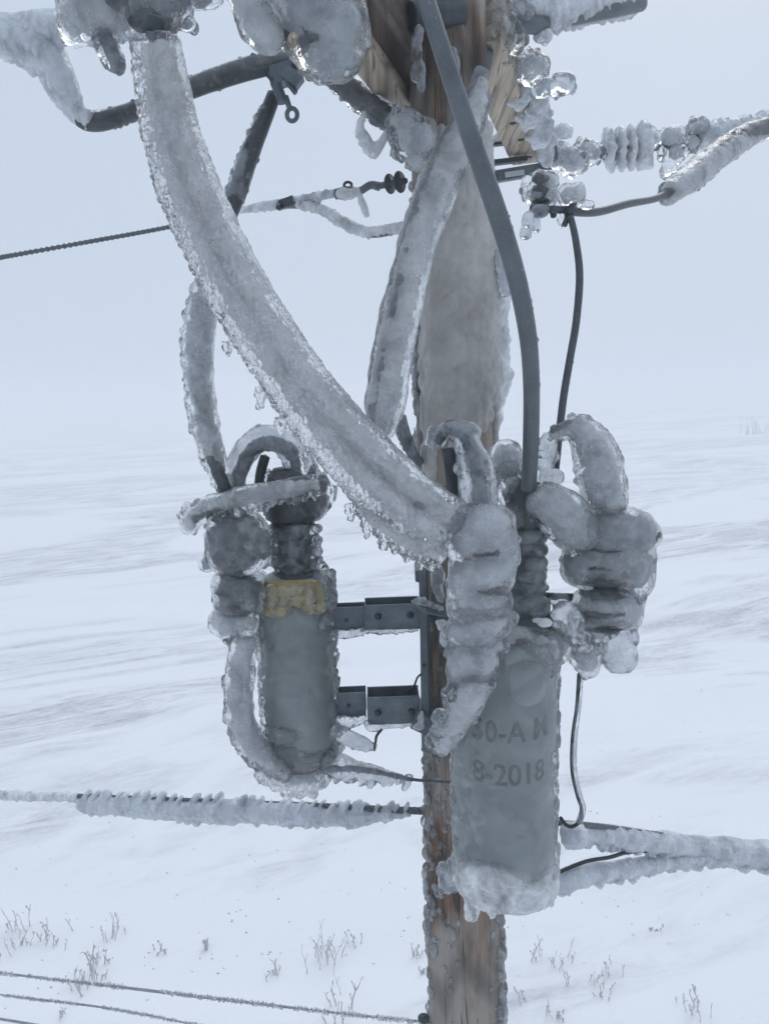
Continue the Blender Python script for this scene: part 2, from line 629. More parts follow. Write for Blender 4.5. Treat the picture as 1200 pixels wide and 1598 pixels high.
def ice(name, parent, tubes=(), blobs=(), geos=(), mat=None, voxel=0.0042, nod=1.0, nodr=(5, 11), lump=0.006, cob=0.0045, cobs=0.016, smooth=2, seed=None, wind=0.7, stretch=0.6, feather=None, origin=None, inner=None):
    """one connected lump of ice: swept tubes (px,py,Y,r_px), blobs (px,py,Y,rx,ry[,rdepth]) and nodules, fused into one skin"""
    ICE_N[0] += 1
    rng = random.Random(seed if seed is not None else 100 + ICE_N[0])
    mb = MB()
    for tb in tubes:
        rows = spline(W(tb), max(8, 6 * len(tb)))
        mb.add(*tube_geo(rows, 14))
        seglen = np.linalg.norm(np.diff(rows[:, :3], axis=0), axis=1)
        total = seglen.sum()
        cum = np.concatenate([[0], np.cumsum(seglen)])
        cnt = int(total / 0.022 * 2.2 * nod)
        s0 = S(tb[0][0], tb[0][1], tb[0][2])
        for _ in range(cnt):
            s = rng.random() * total
            row = np.array([np.interp(s, cum, rows[:, j]) for j in range(4)])
            d = np.array([rng.gauss(0, 1) for _ in range(3)]) + WIND * wind * 1.6
            i = min(len(rows) - 2, int(np.searchsorted(cum, s)) - 1 if s > 0 else 0)
            T = rows[i + 1, :3] - rows[i, :3]; T /= np.linalg.norm(T) + 1e-9
            d = d - T * (d @ T)
            d /= np.linalg.norm(d) + 1e-9
            r = rng.uniform(*nodr) * s0
            mb.add(ICO1[0] * np.array([r, r, r * rng.uniform(0.8, 1.5)]) + row[:3] + d * (row[3] * 0.97 - r * 0.25), ICO1[1])
        if feather:
            # wind-grown scales along the tube, all leaning one way: feather = (step px, length px, dir x, dir y, lean)
            st, ln, fx, fy, lean = feather
            dirv = RN @ np.array([fx, -fy, 0.0])
            s = 0.0
            while s < total:
                row = np.array([np.interp(s, cum, rows[:, j]) for j in range(4)])
                i = min(len(rows) - 2, max(0, int(np.searchsorted(cum, s)) - 1))
                T = rows[i + 1, :3] - rows[i, :3]; T /= np.linalg.norm(T) + 1e-9
                d = dirv - T * (dirv @ T); d /= np.linalg.norm(d) + 1e-9
                d = d + T * lean; d /= np.linalg.norm(d)
                k = ln * s0 * rng.uniform(0.35, 1.3)
                side = np.cross(T, d)
                c = row[:3] + d * (row[3] + k * 0.25) + side * rng.uniform(-0.4, 0.4) * row[3]
                Bm = np.stack([d * k, side / (np.linalg.norm(side) + 1e-9) * max(row[3] * 0.7, k * 0.5), np.cross(d, side) / (np.linalg.norm(np.cross(d, side)) + 1e-9) * k * 0.38])
                mb.add(ICO2[0] @ Bm + c, ICO2[1])
                s += st * s0 * rng.uniform(0.5, 1.9)
    for b in blobs:
        c = Q(b[0], b[1], b[2]); s = S(b[0], b[1], b[2])
        rx, ry = b[3] * s, b[4] * s
        rd = b[5] * s if len(b) > 5 and b[5] else (rx + ry) / 2 * 0.9
        an = math.radians(b[6]) if len(b) > 6 else 0
        v = ICO3[0].copy()
        v = np.sign(v) * np.abs(v) ** 0.84
        x, z, y = v[:, 0] * rx, v[:, 2] * ry, v[:, 1] * rd
        x2 = x * math.cos(an) - z * math.sin(an); z2 = x * math.sin(an) + z * math.cos(an)
        loc = np.stack([x2, z2, -y], axis=1) @ RN.T
        mb.add(loc + c, ICO3[1])
        area = (rx + ry + rd) ** 2
        cnt = int(area / 0.022 ** 2 * 0.45 * nod)
        for _ in range(cnt):
            d = np.array([rng.gauss(0, 1) for _ in range(3)]); d /= np.linalg.norm(d) + 1e-9
            if d @ WIND < -0.4 and rng.random() < wind: continue
            r = rng.uniform(*nodr) * s
            q = np.array([d[0] * rx, d[2] * ry, -d[1] * rd])
            q2 = np.array([q[0] * math.cos(an) - q[1] * math.sin(an), q[0] * math.sin(an) + q[1] * math.cos(an), q[2]])
            mb.add(ICO1[0] * np.array([r, r, r * rng.uniform(0.8, 1.5)]) + c + (RN @ q2) * 0.97, ICO1[1])
    for v, f in geos:
        mb.add(v, f)
    me, co, no = skin(mb, voxel, smooth)
    me.name = name
    n = len(co)
    h = fbm(co, 16, 2, ICE_N[0]) * lump
    wf = np.clip(0.55 + (no @ WIND) * wind, 0.12, 1.3)
    h += (0.5 - np.minimum(worley(co / cobs * np.array([1, 1, stretch]), 3), 1)) * cob * wf * 1.6
    h += fbm(co, 110, 2, 7) * cob * 0.25
    co = co + no * h[:, None]
    mat = mat or ICE
    rad = max([max(q[3] for q in tb) for tb in tubes] + [min(b[3], b[4]) for b in blobs] + [0])
    if inner is None:
        inner = (0.50 if 'sheath' in mat.name else 0.63) if (mat.name in LAYERED and rad > 13) else 0.0
    if inner:
        # clear outer glaze around a milky, bubble-filled heart built from the same limbs, only thinner
        mc = MB()
        for tb in tubes:
            if max(q[3] for q in tb) < 11: continue
            rows = spline(W(tb), max(8, 6 * len(tb)))
            rows[:, 3] *= inner * (0.75 if tb[0][3] == 20.01 else 1.0)
            mc.add(*tube_geo(rows[1:-1], 14))
        for b in blobs:
            if min(b[3], b[4]) < 10: continue
            c = Q(b[0], b[1], b[2]); sc_ = S(b[0], b[1], b[2]) * (inner + 0.03)
            rd = (b[5] if len(b) > 5 and b[5] else (b[3] + b[4]) / 2 * 0.9) * sc_
            an = math.radians(b[6]) if len(b) > 6 else 0
            v = ICO3[0]
            x, z, y = v[:, 0] * b[3] * sc_, v[:, 2] * b[4] * sc_, v[:, 1] * rd
            loc = np.stack([x * math.cos(an) - z * math.sin(an), x * math.sin(an) + z * math.cos(an), -y], axis=1) @ RN.T
            mc.add(loc + c, ICO3[1])
        mi, ci, ni = skin(mc, voxel * 1.35, 3)
        ci = ci + ni * (fbm(ci, 24, 3, 31) * 0.005 + fbm(ci, 80, 2, 37) * 0.0018)[:, None]
        f0 = [tuple(p.vertices) for p in me.polygons]
        f1_ = [tuple(k + n for k in p.vertices) for p in mi.polygons]
        m2 = bpy.data.meshes.new(name)
        m2.from_pydata(np.vstack([co, ci]).tolist(), [], f0 + f1_)
        m2.materials.append(GLAZE)
        m2.materials.append(mat)
        m2.polygons.foreach_set('material_index', [0] * len(f0) + [1] * len(f1_))
        bpy.data.meshes.remove(me)
        bpy.data.meshes.remove(mi)
        me = m2
    else:
        me.vertices.foreach_set('co', co.ravel())
        me.materials.clear()
        me.materials.append(mat)
    me.update()
    me.polygons.foreach_set('use_smooth', [True] * len(me.polygons))
    o = bpy.data.objects.new(name, me)
    COL.objects.link(o)
    place(o, parent, origin)
    return o


def cable(name, pts, mat, label=None, cat=None, group=None, parent=None, seg=16, n=60, beads=0, strand=False):
    rows = spline(W(pts), n)
    mb = MB()
    if strand:
        # seven twisted strands
        T = np.gradient(rows[:, :3], axis=0); T /= np.linalg.norm(T, axis=1)[:, None]
        L_ = np.concatenate([[0], np.cumsum(np.linalg.norm(np.diff(rows[:, :3], axis=0), axis=1))])
        u = np.cross(T, [0, 1, 0.02]); u /= np.linalg.norm(u, axis=1)[:, None]
        v = np.cross(T, u)
        for k in range(6):
            a = k * math.pi / 3 + L_ / (rows[:, 3].mean() * 9) * 2 * math.pi
            off = (np.cos(a)[:, None] * u + np.sin(a)[:, None] * v) * rows[:, 3][:, None] * 0.64
            r2 = np.hstack([rows[:, :3] + off, rows[:, 3:] * 0.36])
            mb.add(*tube_geo(r2, 8))
        mb.add(*tube_geo(np.hstack([rows[:, :3], rows[:, 3:] * 0.4]), 6))
    else:
        mb.add(*tube_geo(rows, seg))
    o = mb.build(name, mat, parent)
    if parent is None: tagp(o, label, cat, group)
    elif label: o['label'] = label
    if beads:
        rng = random.Random(len(name) + beads)
        m2 = MB()
        for _ in range(beads):
            i = rng.randrange(len(rows))
            d = np.array([rng.gauss(0, 1) for _ in range(3)]) + np.array([0.9, -0.3, -0.2]); d /= np.linalg.norm(d)
            r = rows[i, 3] * rng.uniform(0.06, 0.20)
            m2.add(ICO2[0] * np.array([r, r, r * rng.uniform(1, 2)]) + rows[i, :3] + d * rows[i, 3], ICO2[1])
        m2.build('frozen_droplets', ICE_CLEAR, o)
    return o

# ================================================================== SETTING: snow field
def terrain(x, y):
    co = np.stack([x, y, np.zeros_like(x)], axis=1)
    far = np.clip((y - 60) / 110, 0, 1)
    h = far * far * (3 - 2 * far) * 3.2 * np.clip((x + 40) / 150, 0.15, 1)
    h = h + 0.16 * fbm(co * np.array([0.35, 1, 1]), 0.16, 3, 5) + 0.05 * fbm(co * np.array([0.3, 1.2, 1]), 0.7, 2, 9)
    h = h + 0.35 * vnoise(co * 0.03, 12) * np.clip(y / 30, 0, 1)
    return h


def tz(x, y):
    return float(terrain(np.array([x]), np.array([y]))[0])


def snow_material():
    m, t, N, L = link_nodes('wind-packed snow')
    out = N.new('ShaderNodeOutputMaterial')
    tc = N.new('ShaderNodeTexCoord')
    rot = N.new('ShaderNodeMapping')
    rot.inputs['Rotation'].default_value = (0, 0, math.radians(-20))
    L.new(tc.outputs['Object'], rot.inputs['Vector'])

    def noise(sx, sy, scale, det, rough=0.6, dist=0.5, off=0):
        mp = N.new('ShaderNodeMapping')
        mp.inputs['Scale'].default_value = (sx, sy, 1)
        mp.inputs['Location'].default_value = (off, off * 0.7, 0)
        L.new(rot.outputs[0], mp.inputs['Vector'])
        n = N.new('ShaderNodeTexNoise')
        n.inputs['Scale'].default_value = scale
        n.inputs['Detail'].default_value = det
        n.inputs['Roughness'].default_value = rough
        n.inputs['Distortion'].default_value = dist
        L.new(mp.outputs[0], n.inputs['Vector'])
        return n.outputs['Fac']

    def mth(op, a, b=None, c=None):
        q = N.new('ShaderNodeMath'); q.operation = op
        for i, x in enumerate((a, b, c)):
            if x is None: continue
            if isinstance(x, (int, float)): q.inputs[i].default_value = x
            else: L.new(x, q.inputs[i])
        return q.outputs[0]

    big = noise(0.40, 1.0, 0.085, 5, 0.62, 1.2, 5.0)       # scoured patches
    streak = noise(0.30, 1.3, 0.8, 9, 0.72, 0.9, 8.0)     # wind streaks inside them
    fine = noise(0.6, 1.6, 5.0, 7, 0.75, 0.3)
    rb = ramp(N, [(0.47, g(0.0)), (0.56, g(1))]); L.new(big, rb.inputs[0])
    rs = ramp(N, [(0.40, g(0)), (0.58, g(1))]); L.new(streak, rs.inputs[0])
    rf = ramp(N, [(0.35, g(0.25)), (0.65, g(1))]); L.new(fine, rf.inputs[0])
    patch = mth('MULTIPLY', mth('MULTIPLY', rb.outputs[0], rs.outputs[0]), rf.outputs[0])
    # crumbs of stubble: sparse voronoi dots
    v = N.new('ShaderNodeTexVoronoi')
    v.inputs['Scale'].default_value = 2.1
    L.new(rot.outputs[0], v.inputs['Vector'])
    rv = ramp(N, [(0.045, g(1)), (0.075, g(0))]); L.new(v.outputs['Distance'], rv.inputs[0])
    sp = noise(0.5, 1.0, 0.22, 3, 0.5, 0.5, 21)
    rsp = ramp(N, [(0.50, g(0)), (0.60, g(1))]); L.new(sp, rsp.inputs[0])
    dots = mth('MULTIPLY', rv.outputs[0], rsp.outputs[0])
    base = N.new('ShaderNodeMix'); base.data_type = 'RGBA'
    base.inputs[6].default_value = (0.85, 0.855, 0.865, 1)
    base.inputs[7].default_value = (0.33, 0.33, 0.365, 1)
    L.new(mth('MULTIPLY', patch, 1.0), base.inputs[0])
    b2 = N.new('ShaderNodeMix'); b2.data_type = 'RGBA'
    b2.inputs[7].default_value = (0.22, 0.20, 0.19, 1)
    L.new(base.outputs[2], b2.inputs[6])
    L.new(mth('MULTIPLY', dots, 0.35), b2.inputs[0])
    b = N.new('ShaderNodeBsdfPrincipled')
    b.inputs['Roughness'].default_value = 0.7
    L.new(b2.outputs[2], b.inputs['Base Color'])
    bp = N.new('ShaderNodeBump')
    bp.inputs['Strength'].default_value = 0.5
    bp.inputs['Distance'].default_value = 0.12
    hh = mth('ADD', mth('MULTIPLY', mth('MULTIPLY', streak, rb.outputs[0]), 1.0), mth('MULTIPLY', fine, 0.25))
    L.new(hh, bp.inputs['Height'])
    L.new(bp.outputs[0], b.inputs['Normal'])
    L.new(b.outputs[0], out.inputs['Surface'])
    return m


ys = np.concatenate([np.linspace(-30, 4, 12), 4 + 46 * np.linspace(0.01, 1, 170) ** 1.3, np.geomspace(50.5, 900, 90)])
xs = np.concatenate([-np.geomspace(500, 22, 30), np.linspace(-21.5, 21.5, 150), np.geomspace(22, 500, 30)])
X, Y_ = np.meshgrid(xs, ys)
H = terrain(X.ravel(), Y_.ravel())
gv = np.stack([X.ravel(), Y_.ravel(), H], axis=1)
nx, ny = len(xs), len(ys)
gf = [(j * nx + i, j * nx + i + 1, (j + 1) * nx + i + 1, (j + 1) * nx + i) for j in range(ny - 1) for i in range(nx - 1)]
mb = MB(); mb.add(gv, gf)
ground = mb.build('snow_ground', snow_material(), origin=(0, 0, 0))
ground['kind'] = 'structure'

# ------------------------------------------------------------------ dead weeds in the snow
M_WEED = metal_material('dead frosted stalks', (0.50, 0.49, 0.49), 0.8, mott=0.4, scale=60)
M_WEED_P = metal_material('pale rimed stalks', (0.60, 0.60, 0.62), 0.8, mott=0.3, scale=60)


def weed(px, py, hpx, wpx, n, label, mat=None, lean=0.5, thick=1.0, seed=0, name='dead_weed'):
    rng = random.Random(seed * 77 + int(px))
    c = G(px, py); c[2] = tz(c[0], c[1])
    dist = math.sqrt(c[0] ** 2 + c[1] ** 2 + 81)
    k = dist / F
    h = hpx * k * 0.85; wd = wpx * k
    m_ = MB()
    for i in range(int(n * 1.7) if name == 'dead_weed' else n):
        bx = c + np.array([rng.gauss(0, 0.24) * wd, rng.gauss(0, 0.3) * wd, -0.03])
        bx[2] = tz(bx[0], bx[1]) - 0.03
        hh = h * rng.uniform(0.25, 0.95)
        dx, dy = rng.uniform(-1, 1) * lean * hh, rng.uniform(-0.5, 0.5) * lean * hh
        r = 0.0085 * thick * rng.uniform(0.7, 1.5)
        rows = []
        for q in np.linspace(0, 1, 6):
            rows.append([bx[0] + dx * q ** 1.5 + rng.uniform(-1, 1) * 0.01, bx[1] + dy * q ** 1.5, bx[2] + hh * q, r * (1 - 0.5 * q) * rng.uniform(0.7, 1.4)])
        rows = np.array(rows)
        m_.add(*tube_geo(rows, 6))
        for _ in range(rng.randint(1, 4)):
            q = rng.randint(2, 5)
            p0 = rows[q, :3]
            tip = p0 + np.array([rng.uniform(-1, 1) * 0.16, rng.uniform(-1, 1) * 0.2, rng.uniform(0.15, 0.4)]) * hh
            m_.add(*tube_geo(np.array([[*p0, r * 0.7], [*((p0 + tip) / 2 + [0, 0, 0.02]), r * 0.6], [*tip, r * 0.5]]), 5))
            if rng.random() < 0.7:
                rr = r * rng.uniform(1.0, 1.5)
                m_.add(ICO1[0] * np.array([rr, rr, rr * 1.6]) + tip, ICO1[1])
    o = m_.build(name, mat or M_WEED)
    return tagp(o, label, 'weed', 'dead weeds poking through the snow')


weeds = [
    (40, 1445, 40, 55, 7, 'scattered grey weed stems at the far left edge, highest of the lower left weeds', None),
    (75, 1462, 32, 40, 5, 'short dark weed stems just right of the left edge clump', None),
    (178, 1450, 34, 28, 6, 'small pale weed tuft left of the single tall stump stalk', M_WEED_P),
    (150, 1510, 50, 45, 9, 'darkest leaning weed clump above the upper fence wire', None),
    (118, 1528, 26, 26, 5, 'short weed stems just above the fence wire, lower left', None),
    (20, 1470, 22, 30, 4, 'tiny weed stubs at the left picture edge', None),
    (100, 1578, 16, 10, 3, 'tiny weed stub between the two lower left wires', None),
    (250, 1472, 16, 22, 4, 'little forked weed sprig right of the leaning clump', None),
    (430, 1510, 24, 18, 4, 'small pair of grey weed stems in open snow left of the pole', None),
    (512, 1485, 50, 40, 9, 'tall pale rimed weed bush in open snow left of the pole', M_WEED_P),
    (556, 1466, 18, 16, 3, 'faint pale sprig beside the tall rimed weed bush', M_WEED_P),
    (530, 1572, 40, 60, 8, 'wide grey weed clump below the tall rimed bush', None),
    (652, 1478, 30, 14, 5, 'grey weed tuft touching the left side of the pole in view', None),
    (655, 1508, 18, 12, 3, 'low weed stub beneath the tuft beside the pole', None),
    (865, 1500, 34, 50, 8, 'round pale weed clump right of the pole', M_WEED_P),
    (945, 1512, 22, 34, 5, 'faint leaning weed stems right of the round pale clump', M_WEED_P),
    (935, 1548, 24, 34, 6, 'dark forked weed stems low in the snow right of the pole', None),
    (1080, 1575, 34, 40, 7, 'pale weed clump near the lower right', M_WEED_P),
    (870, 1592, 20, 20, 5, 'weed tuft cut by the lower edge right of the pole', None),
    (815, 1562, 18, 24, 4, 'thin weed stems just right of the pole foot in view', M_WEED_P),
    (1020, 1448, 10, 16, 3, 'tiny pair of stems alone in the snow, right', None),
]
for i, (a, b, c, d, e, lab, mt_) in enumerate(weeds):
    weed(a, b, c, d, e, lab, mt_, seed=i)
weed(322, 1470, 40, 4, 3, 'single thick upright ice-crusted stalk standing alone in the snow', None, lean=0.08, thick=2.2, seed=99, name='dead_stalk')

# stubble crumbs: nobody could count them
rng = random.Random(5)
mb = MB()
for _ in range(1700):
    yy = 9 + 60 * rng.random() ** 1.4
    xx = rng.uniform(-0.62, 0.62) * yy
    q = vnoise(np.array([[xx * 0.06 + 3, yy * 0.16, 0]]), 4)[0]
    if q < 0.20: continue
    r = rng.uniform(0.004, 0.013) * (1 + yy / 50)
    z = tz(xx, yy)
    mb.add(ICO1[0] * np.array([r * rng.uniform(0.8, 2.2), r, r * rng.uniform(0.7, 1.8)]) + np.array([xx, yy, z]), ICO1[1])
st = mb.build('stubble', M_WEED, origin=(0, 0, 0))
st['kind'] = 'stuff'

# far bare bush on the right, almost lost in the fog
c = G(1180, 640, 3.0); c = c * (118 / c[1]) if False else np.array([c[0] * 118 / c[1], 118.0, 0]); c[2] = tz(c[0], c[1])
mb = MB(); rng = random.Random(3)
for i in range(26):
    hh = rng.uniform(1.2, 3.0); dx, dy = rng.uniform(-1, 1), rng.uniform(-1, 1)
    b0 = c + np.array([rng.uniform(-2.6, 2.2), rng.uniform(-1, 1), -0.1])
    mb.add(*tube_geo(np.array([[*b0, .05], [*(b0 + [dx * .3, dy * .3, hh * .5]), .035], [*(b0 + [dx, dy, hh]), .02]]), 5))
tagp(mb.build('bare_bush', M_WEED), 'faint bare bush far off on the right, almost lost in the fog', 'bush')

# ================================================================== POLE
PX, PY = float(Q(724, 1450, 2.6)[0]), 2.6
pole = empty('utility_pole', (PX, PY, -0.3), 'tall round weathered brown wooden utility pole carrying all the iced equipment', 'utility pole')


def pole_r(z):
    return 0.132 + 0.006 * (9 - z)


# pole with slight surface irregularity
seg, hs = 64, np.concatenate([np.linspace(-0.3, 6.5, 20), np.linspace(6.6, 11.2, 260)])
V = []
for z in hs:
    for k in range(seg):
        a = 2 * math.pi * k / seg
        V.append((math.cos(a), math.sin(a), z))
V = np.array(V)
rr = np.array([pole_r(z) for z in V[:, 2]])
co = np.stack([V[:, 0] * 0.13, V[:, 1] * 0.13, V[:, 2] * 0.12], axis=1)
rr = rr + fbm(co, 22, 3, 2) * 0.0028 - np.clip(fbm(co, 40, 2, 8) - 0.55, 0, 1) * 0.02
V[:, 0] = PX + V[:, 0] * rr
V[:, 1] = PY + V[:, 1] * rr
nh = len(hs)
Fc = [(i * seg + k, i * seg + (k + 1) % seg, (i + 1) * seg + (k + 1) % seg, (i + 1) * seg + k) for i in range(nh - 1) for k in range(seg)]
Fc.append(tuple((nh - 1) * seg + k for k in range(seg)))
mb = MB(); mb.add(V, Fc)
mb.build('shaft', M_POLE, pole)


def pole_patch(a0, a1, z0, z1, th, name, mat, **kw):
    """lumps of ice hugging the pole surface between angles (deg, 0=+X, -90=towards camera)"""
    r_ = random.Random(int(z0 * 100))
    geos = []
    n = int((z1 - z0) / 0.028)
    for i in range(n + 1):
        z = z0 + (z1 - z0) * i / n
        env = min(1, 0.15 + 3.2 * min(i, n - i) / n)
        for a in np.arange(a0, a1, 11):
            a_ = math.radians(a + r_.uniform(-4, 4))
            q = vnoise(np.array([[a * 0.045, 0.3, 0.0]]), 5)[0]
            if i / n < 0.07 + 0.20 * q or i / n > 0.93 + 0.12 * q: continue
            edge = min(1, 0.4 + min(a - a0, a1 - a) / 30)
            t = th * env * edge * r_.uniform(0.8, 1.15)
            R_ = pole_r(z) + t * 0.30
            c = np.array([PX + math.cos(a_) * R_, PY + math.sin(a_) * R_, z])
            geos.append((ICO2[0] * np.array([max(t, 0.02), max(t, 0.02), 0.034]) + c, ICO2[1]))
    return ice(name, pole, geos=geos, mat=mat, **kw)


M_POLEICE = ice_material('milky ice over wood', 0.60, tint=(0.70, 0.675, 0.645), rough=0.05, clear=(0.95, 0.95, 0.94), hi=0.6, lo=0.12, nscale=4, bump=0.3, sss=0.0)
# thick milky curtain on the upper pole
zt, zb = Q(712, 215, 2.6)[2], Q(712, 735, 2.6)[2]
pole_patch(-140, 30, zb, zt, 0.030, 'ice_coating', M_POLEICE, cob=0.0012, lump=0.003, smooth=10)
zt, zb = Q(712, 300, 2.6)[2], Q(712, 690, 2.6)[2]
pole_patch(-20, 60, zb, zt, 0.055, 'ice_coating', ICE_MILK, cob=0.005, lump=0.006)

# small frozen beads on the lower edges
rng = random.Random(8)
for (pxa, side, ya, yb, cnt, rmax) in ((786, -20, 1400, 1598, 90, 9), (668, 195, 1150, 1598, 70, 8), (640, 190, 430, 720, 90, 8), (660, 215, 1180, 1450, 60, 5), (690, 240, 1200, 1598, 26, 5), (775, -35, 1410, 1598, 30, 5), (700, 215, 880, 1180, 40, 5), (775, 5, 380, 700, 130, 8), (650, 200, 290, 640, 60, 7)):
    geos = []
    for _ in range(cnt):
        py = rng.uniform(ya, yb)
        a_ = math.radians(side + rng.gauss(0, 11))
        z = Q(720, py, 2.6)[2]
        r = rng.uniform(2.5, rmax) * S(720, py, 2.6)
        R_ = pole_r(z)
        geos.append((ICO2[0] * np.array([r, r, r * rng.uniform(0.9, 2.0)]) + [PX + math.cos(a_) * R_, PY + math.sin(a_) * R_, z], ICO2[1]))
    ice('frozen_beads', pole, geos=geos, mat=ICE_CLEAR, voxel=0.003, cob=0.001, lump=0.0, smooth=1)

# ================================================================== CROSSARMS
Ax0, Ax1 = Q(500, -70, 2.30), Q(838, 205, 3.60)
hz = Q(838, 190, 3.60)[2]
p0 = np.array([Ax0[0] - 0.12, 2.28, hz]); p1 = np.array([Ax1[0], 3.60, hz])


def beam(p0, p1, hw, hh, name, mat, parent=None, bevel=0.006):
    p0, p1 = np.asarray(p0, float), np.asarray(p1, float)
    d = (p1 - p0); L_ = np.linalg.norm(d); d /= L_
    up = np.array([0, 0, 1.0]); sd_ = np.cross(d, up); sd_ /= np.linalg.norm(sd_); up = np.cross(sd_, d)
    m_ = MB(); m_.add(*box_geo((p0 + p1) / 2, d * L_ / 2, sd_ * hw, up * hh))
    return m_.build(name, mat, parent, smooth=False, bevel=bevel)



ADIR = np.array([math.sin(math.radians(17.6)), math.cos(math.radians(17.6)), 0.0])
e1 = Q(824, 256, 3.90); H1 = e1[2]
xarm = empty('crossarm', tuple(e1 - ADIR * 1.0), 'pale tan wooden crossarm right of the pole top, with bolt holes underneath', 'crossarm')
c1 = e1 + np.array([-0.005, 0, 0.07])
beam(c1 - ADIR * 1.35, c1, 0.074, 0.07, 'timber', M_ARM, xarm)
for t_ in (0.10, 0.33, 0.52):
    c = e1 - ADIR * (t_ * 1.15) + np.array([0.02 - 0.03 * t_, 0, 0.001])
    m_ = MB(); m_.add(*lathe_geo(c, [(0.010, -0.006), (0.016, -0.003), (0.016, 0.004)], 14))
    m_.build('bolt_hole', M_BLACK, xarm)
e2 = Q(625, 172, 2.70)
xarm2 = empty('crossarm', tuple(e2), 'tan and dark brown timber arm slanting up and left from the pole top', 'crossarm')
c2 = e2 + np.array([0, 0, 0.05]) + ADIR * 0.1
beam(c2 - ADIR * 0.95, c2, 0.045, 0.05, 'timber', M_ARM, xarm2)
c3 = c2 + np.array([0.055, 0, 0.085])
beam(c3 - ADIR * 0.95, c3, 0.05, 0.09, 'side_timber', M_ARM_D, xarm2)


# ================================================================== LEFT TANK UNIT
def V3(a, b):
    return np.asarray(b, float) - np.asarray(a, float)


YL = 2.55
lc0 = Q(472, 1158, YL)             # bottom centre of left tank
lc1 = Q(468, 905, YL)
lt = empty('pole_mounted_tank', tuple(lc0), 'smaller grey cylindrical tank left of the pole with a yellow plate, glazed in ice', 'transformer', 'ice-covered tanks mounted on the pole')
TR = 54 * S(470, 1040, YL)
hL = lc1[2] - lc0[2]
cx, cyy = lc0[0], lc0[1]
mb = MB()
mb.add(*lathe_geo((cx, cyy, lc0[2]), [(0.02, -0.035), (TR * 0.75, -0.03), (TR * 0.97, -0.008), (TR, 0.01), (TR, hL - 0.02), (TR * 1.04, hL - 0.018), (TR * 1.04, hL), (TR * 0.98, hL + 0.008), (TR * 0.6, hL + 0.03), (0.03, hL + 0.035)], 56))
mb.build('tank', M_TANK, lt)
# bushing with sheds
bx, by, bz = Q(460, 895, YL)
bT = Q(462, 812, YL)[2]
s_ = S(460, 850, YL)
prof = [(40 * s_, -0.02), (40 * s_, 0.0), (30 * s_, 0.012)]
for k in range(4):
    z0 = 0.012 + (bT - bz - 0.012) * k / 4; dz = (bT - bz) / 4
    prof += [(24 * s_, z0 + dz * 0.15), (33 * s_, z0 + dz * 0.5), (32 * s_, z0 + dz * 0.62), (22 * s_, z0 + dz * 0.75)]
mb = MB(); mb.add(*lathe_geo((bx, by, bz), prof, 40)); mb.build('bushing', M_POLY, lt)
zc = bT
mb = MB(); mb.add(*lathe_geo((bx + 2 * s_, by, zc), [(30 * s_, 0), (42 * s_, 0.01), (44 * s_, 0.09), (38 * s_, 0.11), (36 * s_, 0.15), (26 * s_, 0.185), (10 * s_, 0.19)], 36))
mb.build('cap', M_RUBBER, lt)
# yellow plate: rounded board standing off the tank front
Yp = YL - TR - 0.012
mb = MB()
pc = Q(453, 934, Yp); ps = S(453, 934, Yp)
outl = []
for (x, y) in ((-47, -20), (-40, -27), (-10, -29), (20, -28), (38, -27), (47, -20), (50, 5), (51, 25), (42, 30), (28, 24), (14, 16), (2, 8), (-3, 12), (-8, 24), (-20, 29), (-38, 29), (-46, 24), (-49, 5)):
    outl.append((x * ps, -y * ps))
def arc_plate(outl, cz, R, th):
    V, n = [], len(outl)
    for rr_ in (R, R + th):
        for (x, z) in outl:
            a = -math.pi / 2 + (pc[0] + x - cx) / (TR + 0.01)
            V.append((cx + rr_ * math.cos(a), cyy + rr_ * math.sin(a), cz + z))
    F_ = [tuple(range(n)), tuple(reversed(range(n, 2 * n)))] + [(i, i + n, (i + 1) % n + n, (i + 1) % n) for i in range(n)]
    return V, F_
mb.add(*arc_plate(outl, pc[2], TR * 1.09, 0.020))
pl = mb.build('name_plate', M_YELLOW, lt, smooth=False, bevel=0.006)
ice('ice_glaze', pl, geos=[(ICO2[0] * np.array([0.030, 0.012, 0.024]) + [cx + (TR * 1.09 + 0.020) * math.cos(-math.pi / 2 + (pc[0] + x - cx) / TR), cyy + (TR * 1.09 + 0.020) * math.sin(-math.pi / 2 + (pc[0] + x - cx) / TR), pc[2] + z], ICO2[1]) for x in np.linspace(-38, 38, 6) * ps for z in np.array([-17, 0, 15]) * ps if not (z < -10 * ps and 0 < x < 20 * ps)], mat=GLAZE, voxel=0.003, cob=0.001, lump=0.003)
# ice skin of the tank
geos = []
rng = random.Random(21)
geos.append(lathe_geo((cx, cyy, lc0[2]), [(TR * 0.8, -0.06), (TR * 1.03, -0.03), (TR * 1.05, 0.03), (TR * 1.05, hL * 0.86), (TR * 1.0, hL * 0.9)], 40))
for _ in range(330):
    z = rng.random() * (hL + 0.01)
    a = math.radians(rng.choice([rng.gauss(-178, 14), rng.gauss(-4, 12), rng.gauss(-178, 14)]))
    r = rng.uniform(4, 10) * S(470, 1040, YL)
    geos.append((ICO1[0] * np.array([r, r, r * 1.3]) + [cx + TR * 1.05 * math.cos(a), cyy + TR * 1.05 * math.sin(a), lc0[2] + z], ICO1[1]))
ice('ice_coating', lt, geos=geos, mat=ICE_TANK, cob=0.0015, lump=0.003, voxel=0.0036)
ice('ice_coating', lt, blobs=[(466, 1168, YL, 58, 34, 62), (470, 1202, YL, 46, 30, 46), (446, 1190, YL - .02, 46, 26, 44), (492, 1185, YL, 34, 30, 34), (510, 1165, YL - .03, 20, 14), (450, 1142, YL - 0.09, 34, 12, 20)], mat=ICE_MILK, nod=1.3, cob=0.006)
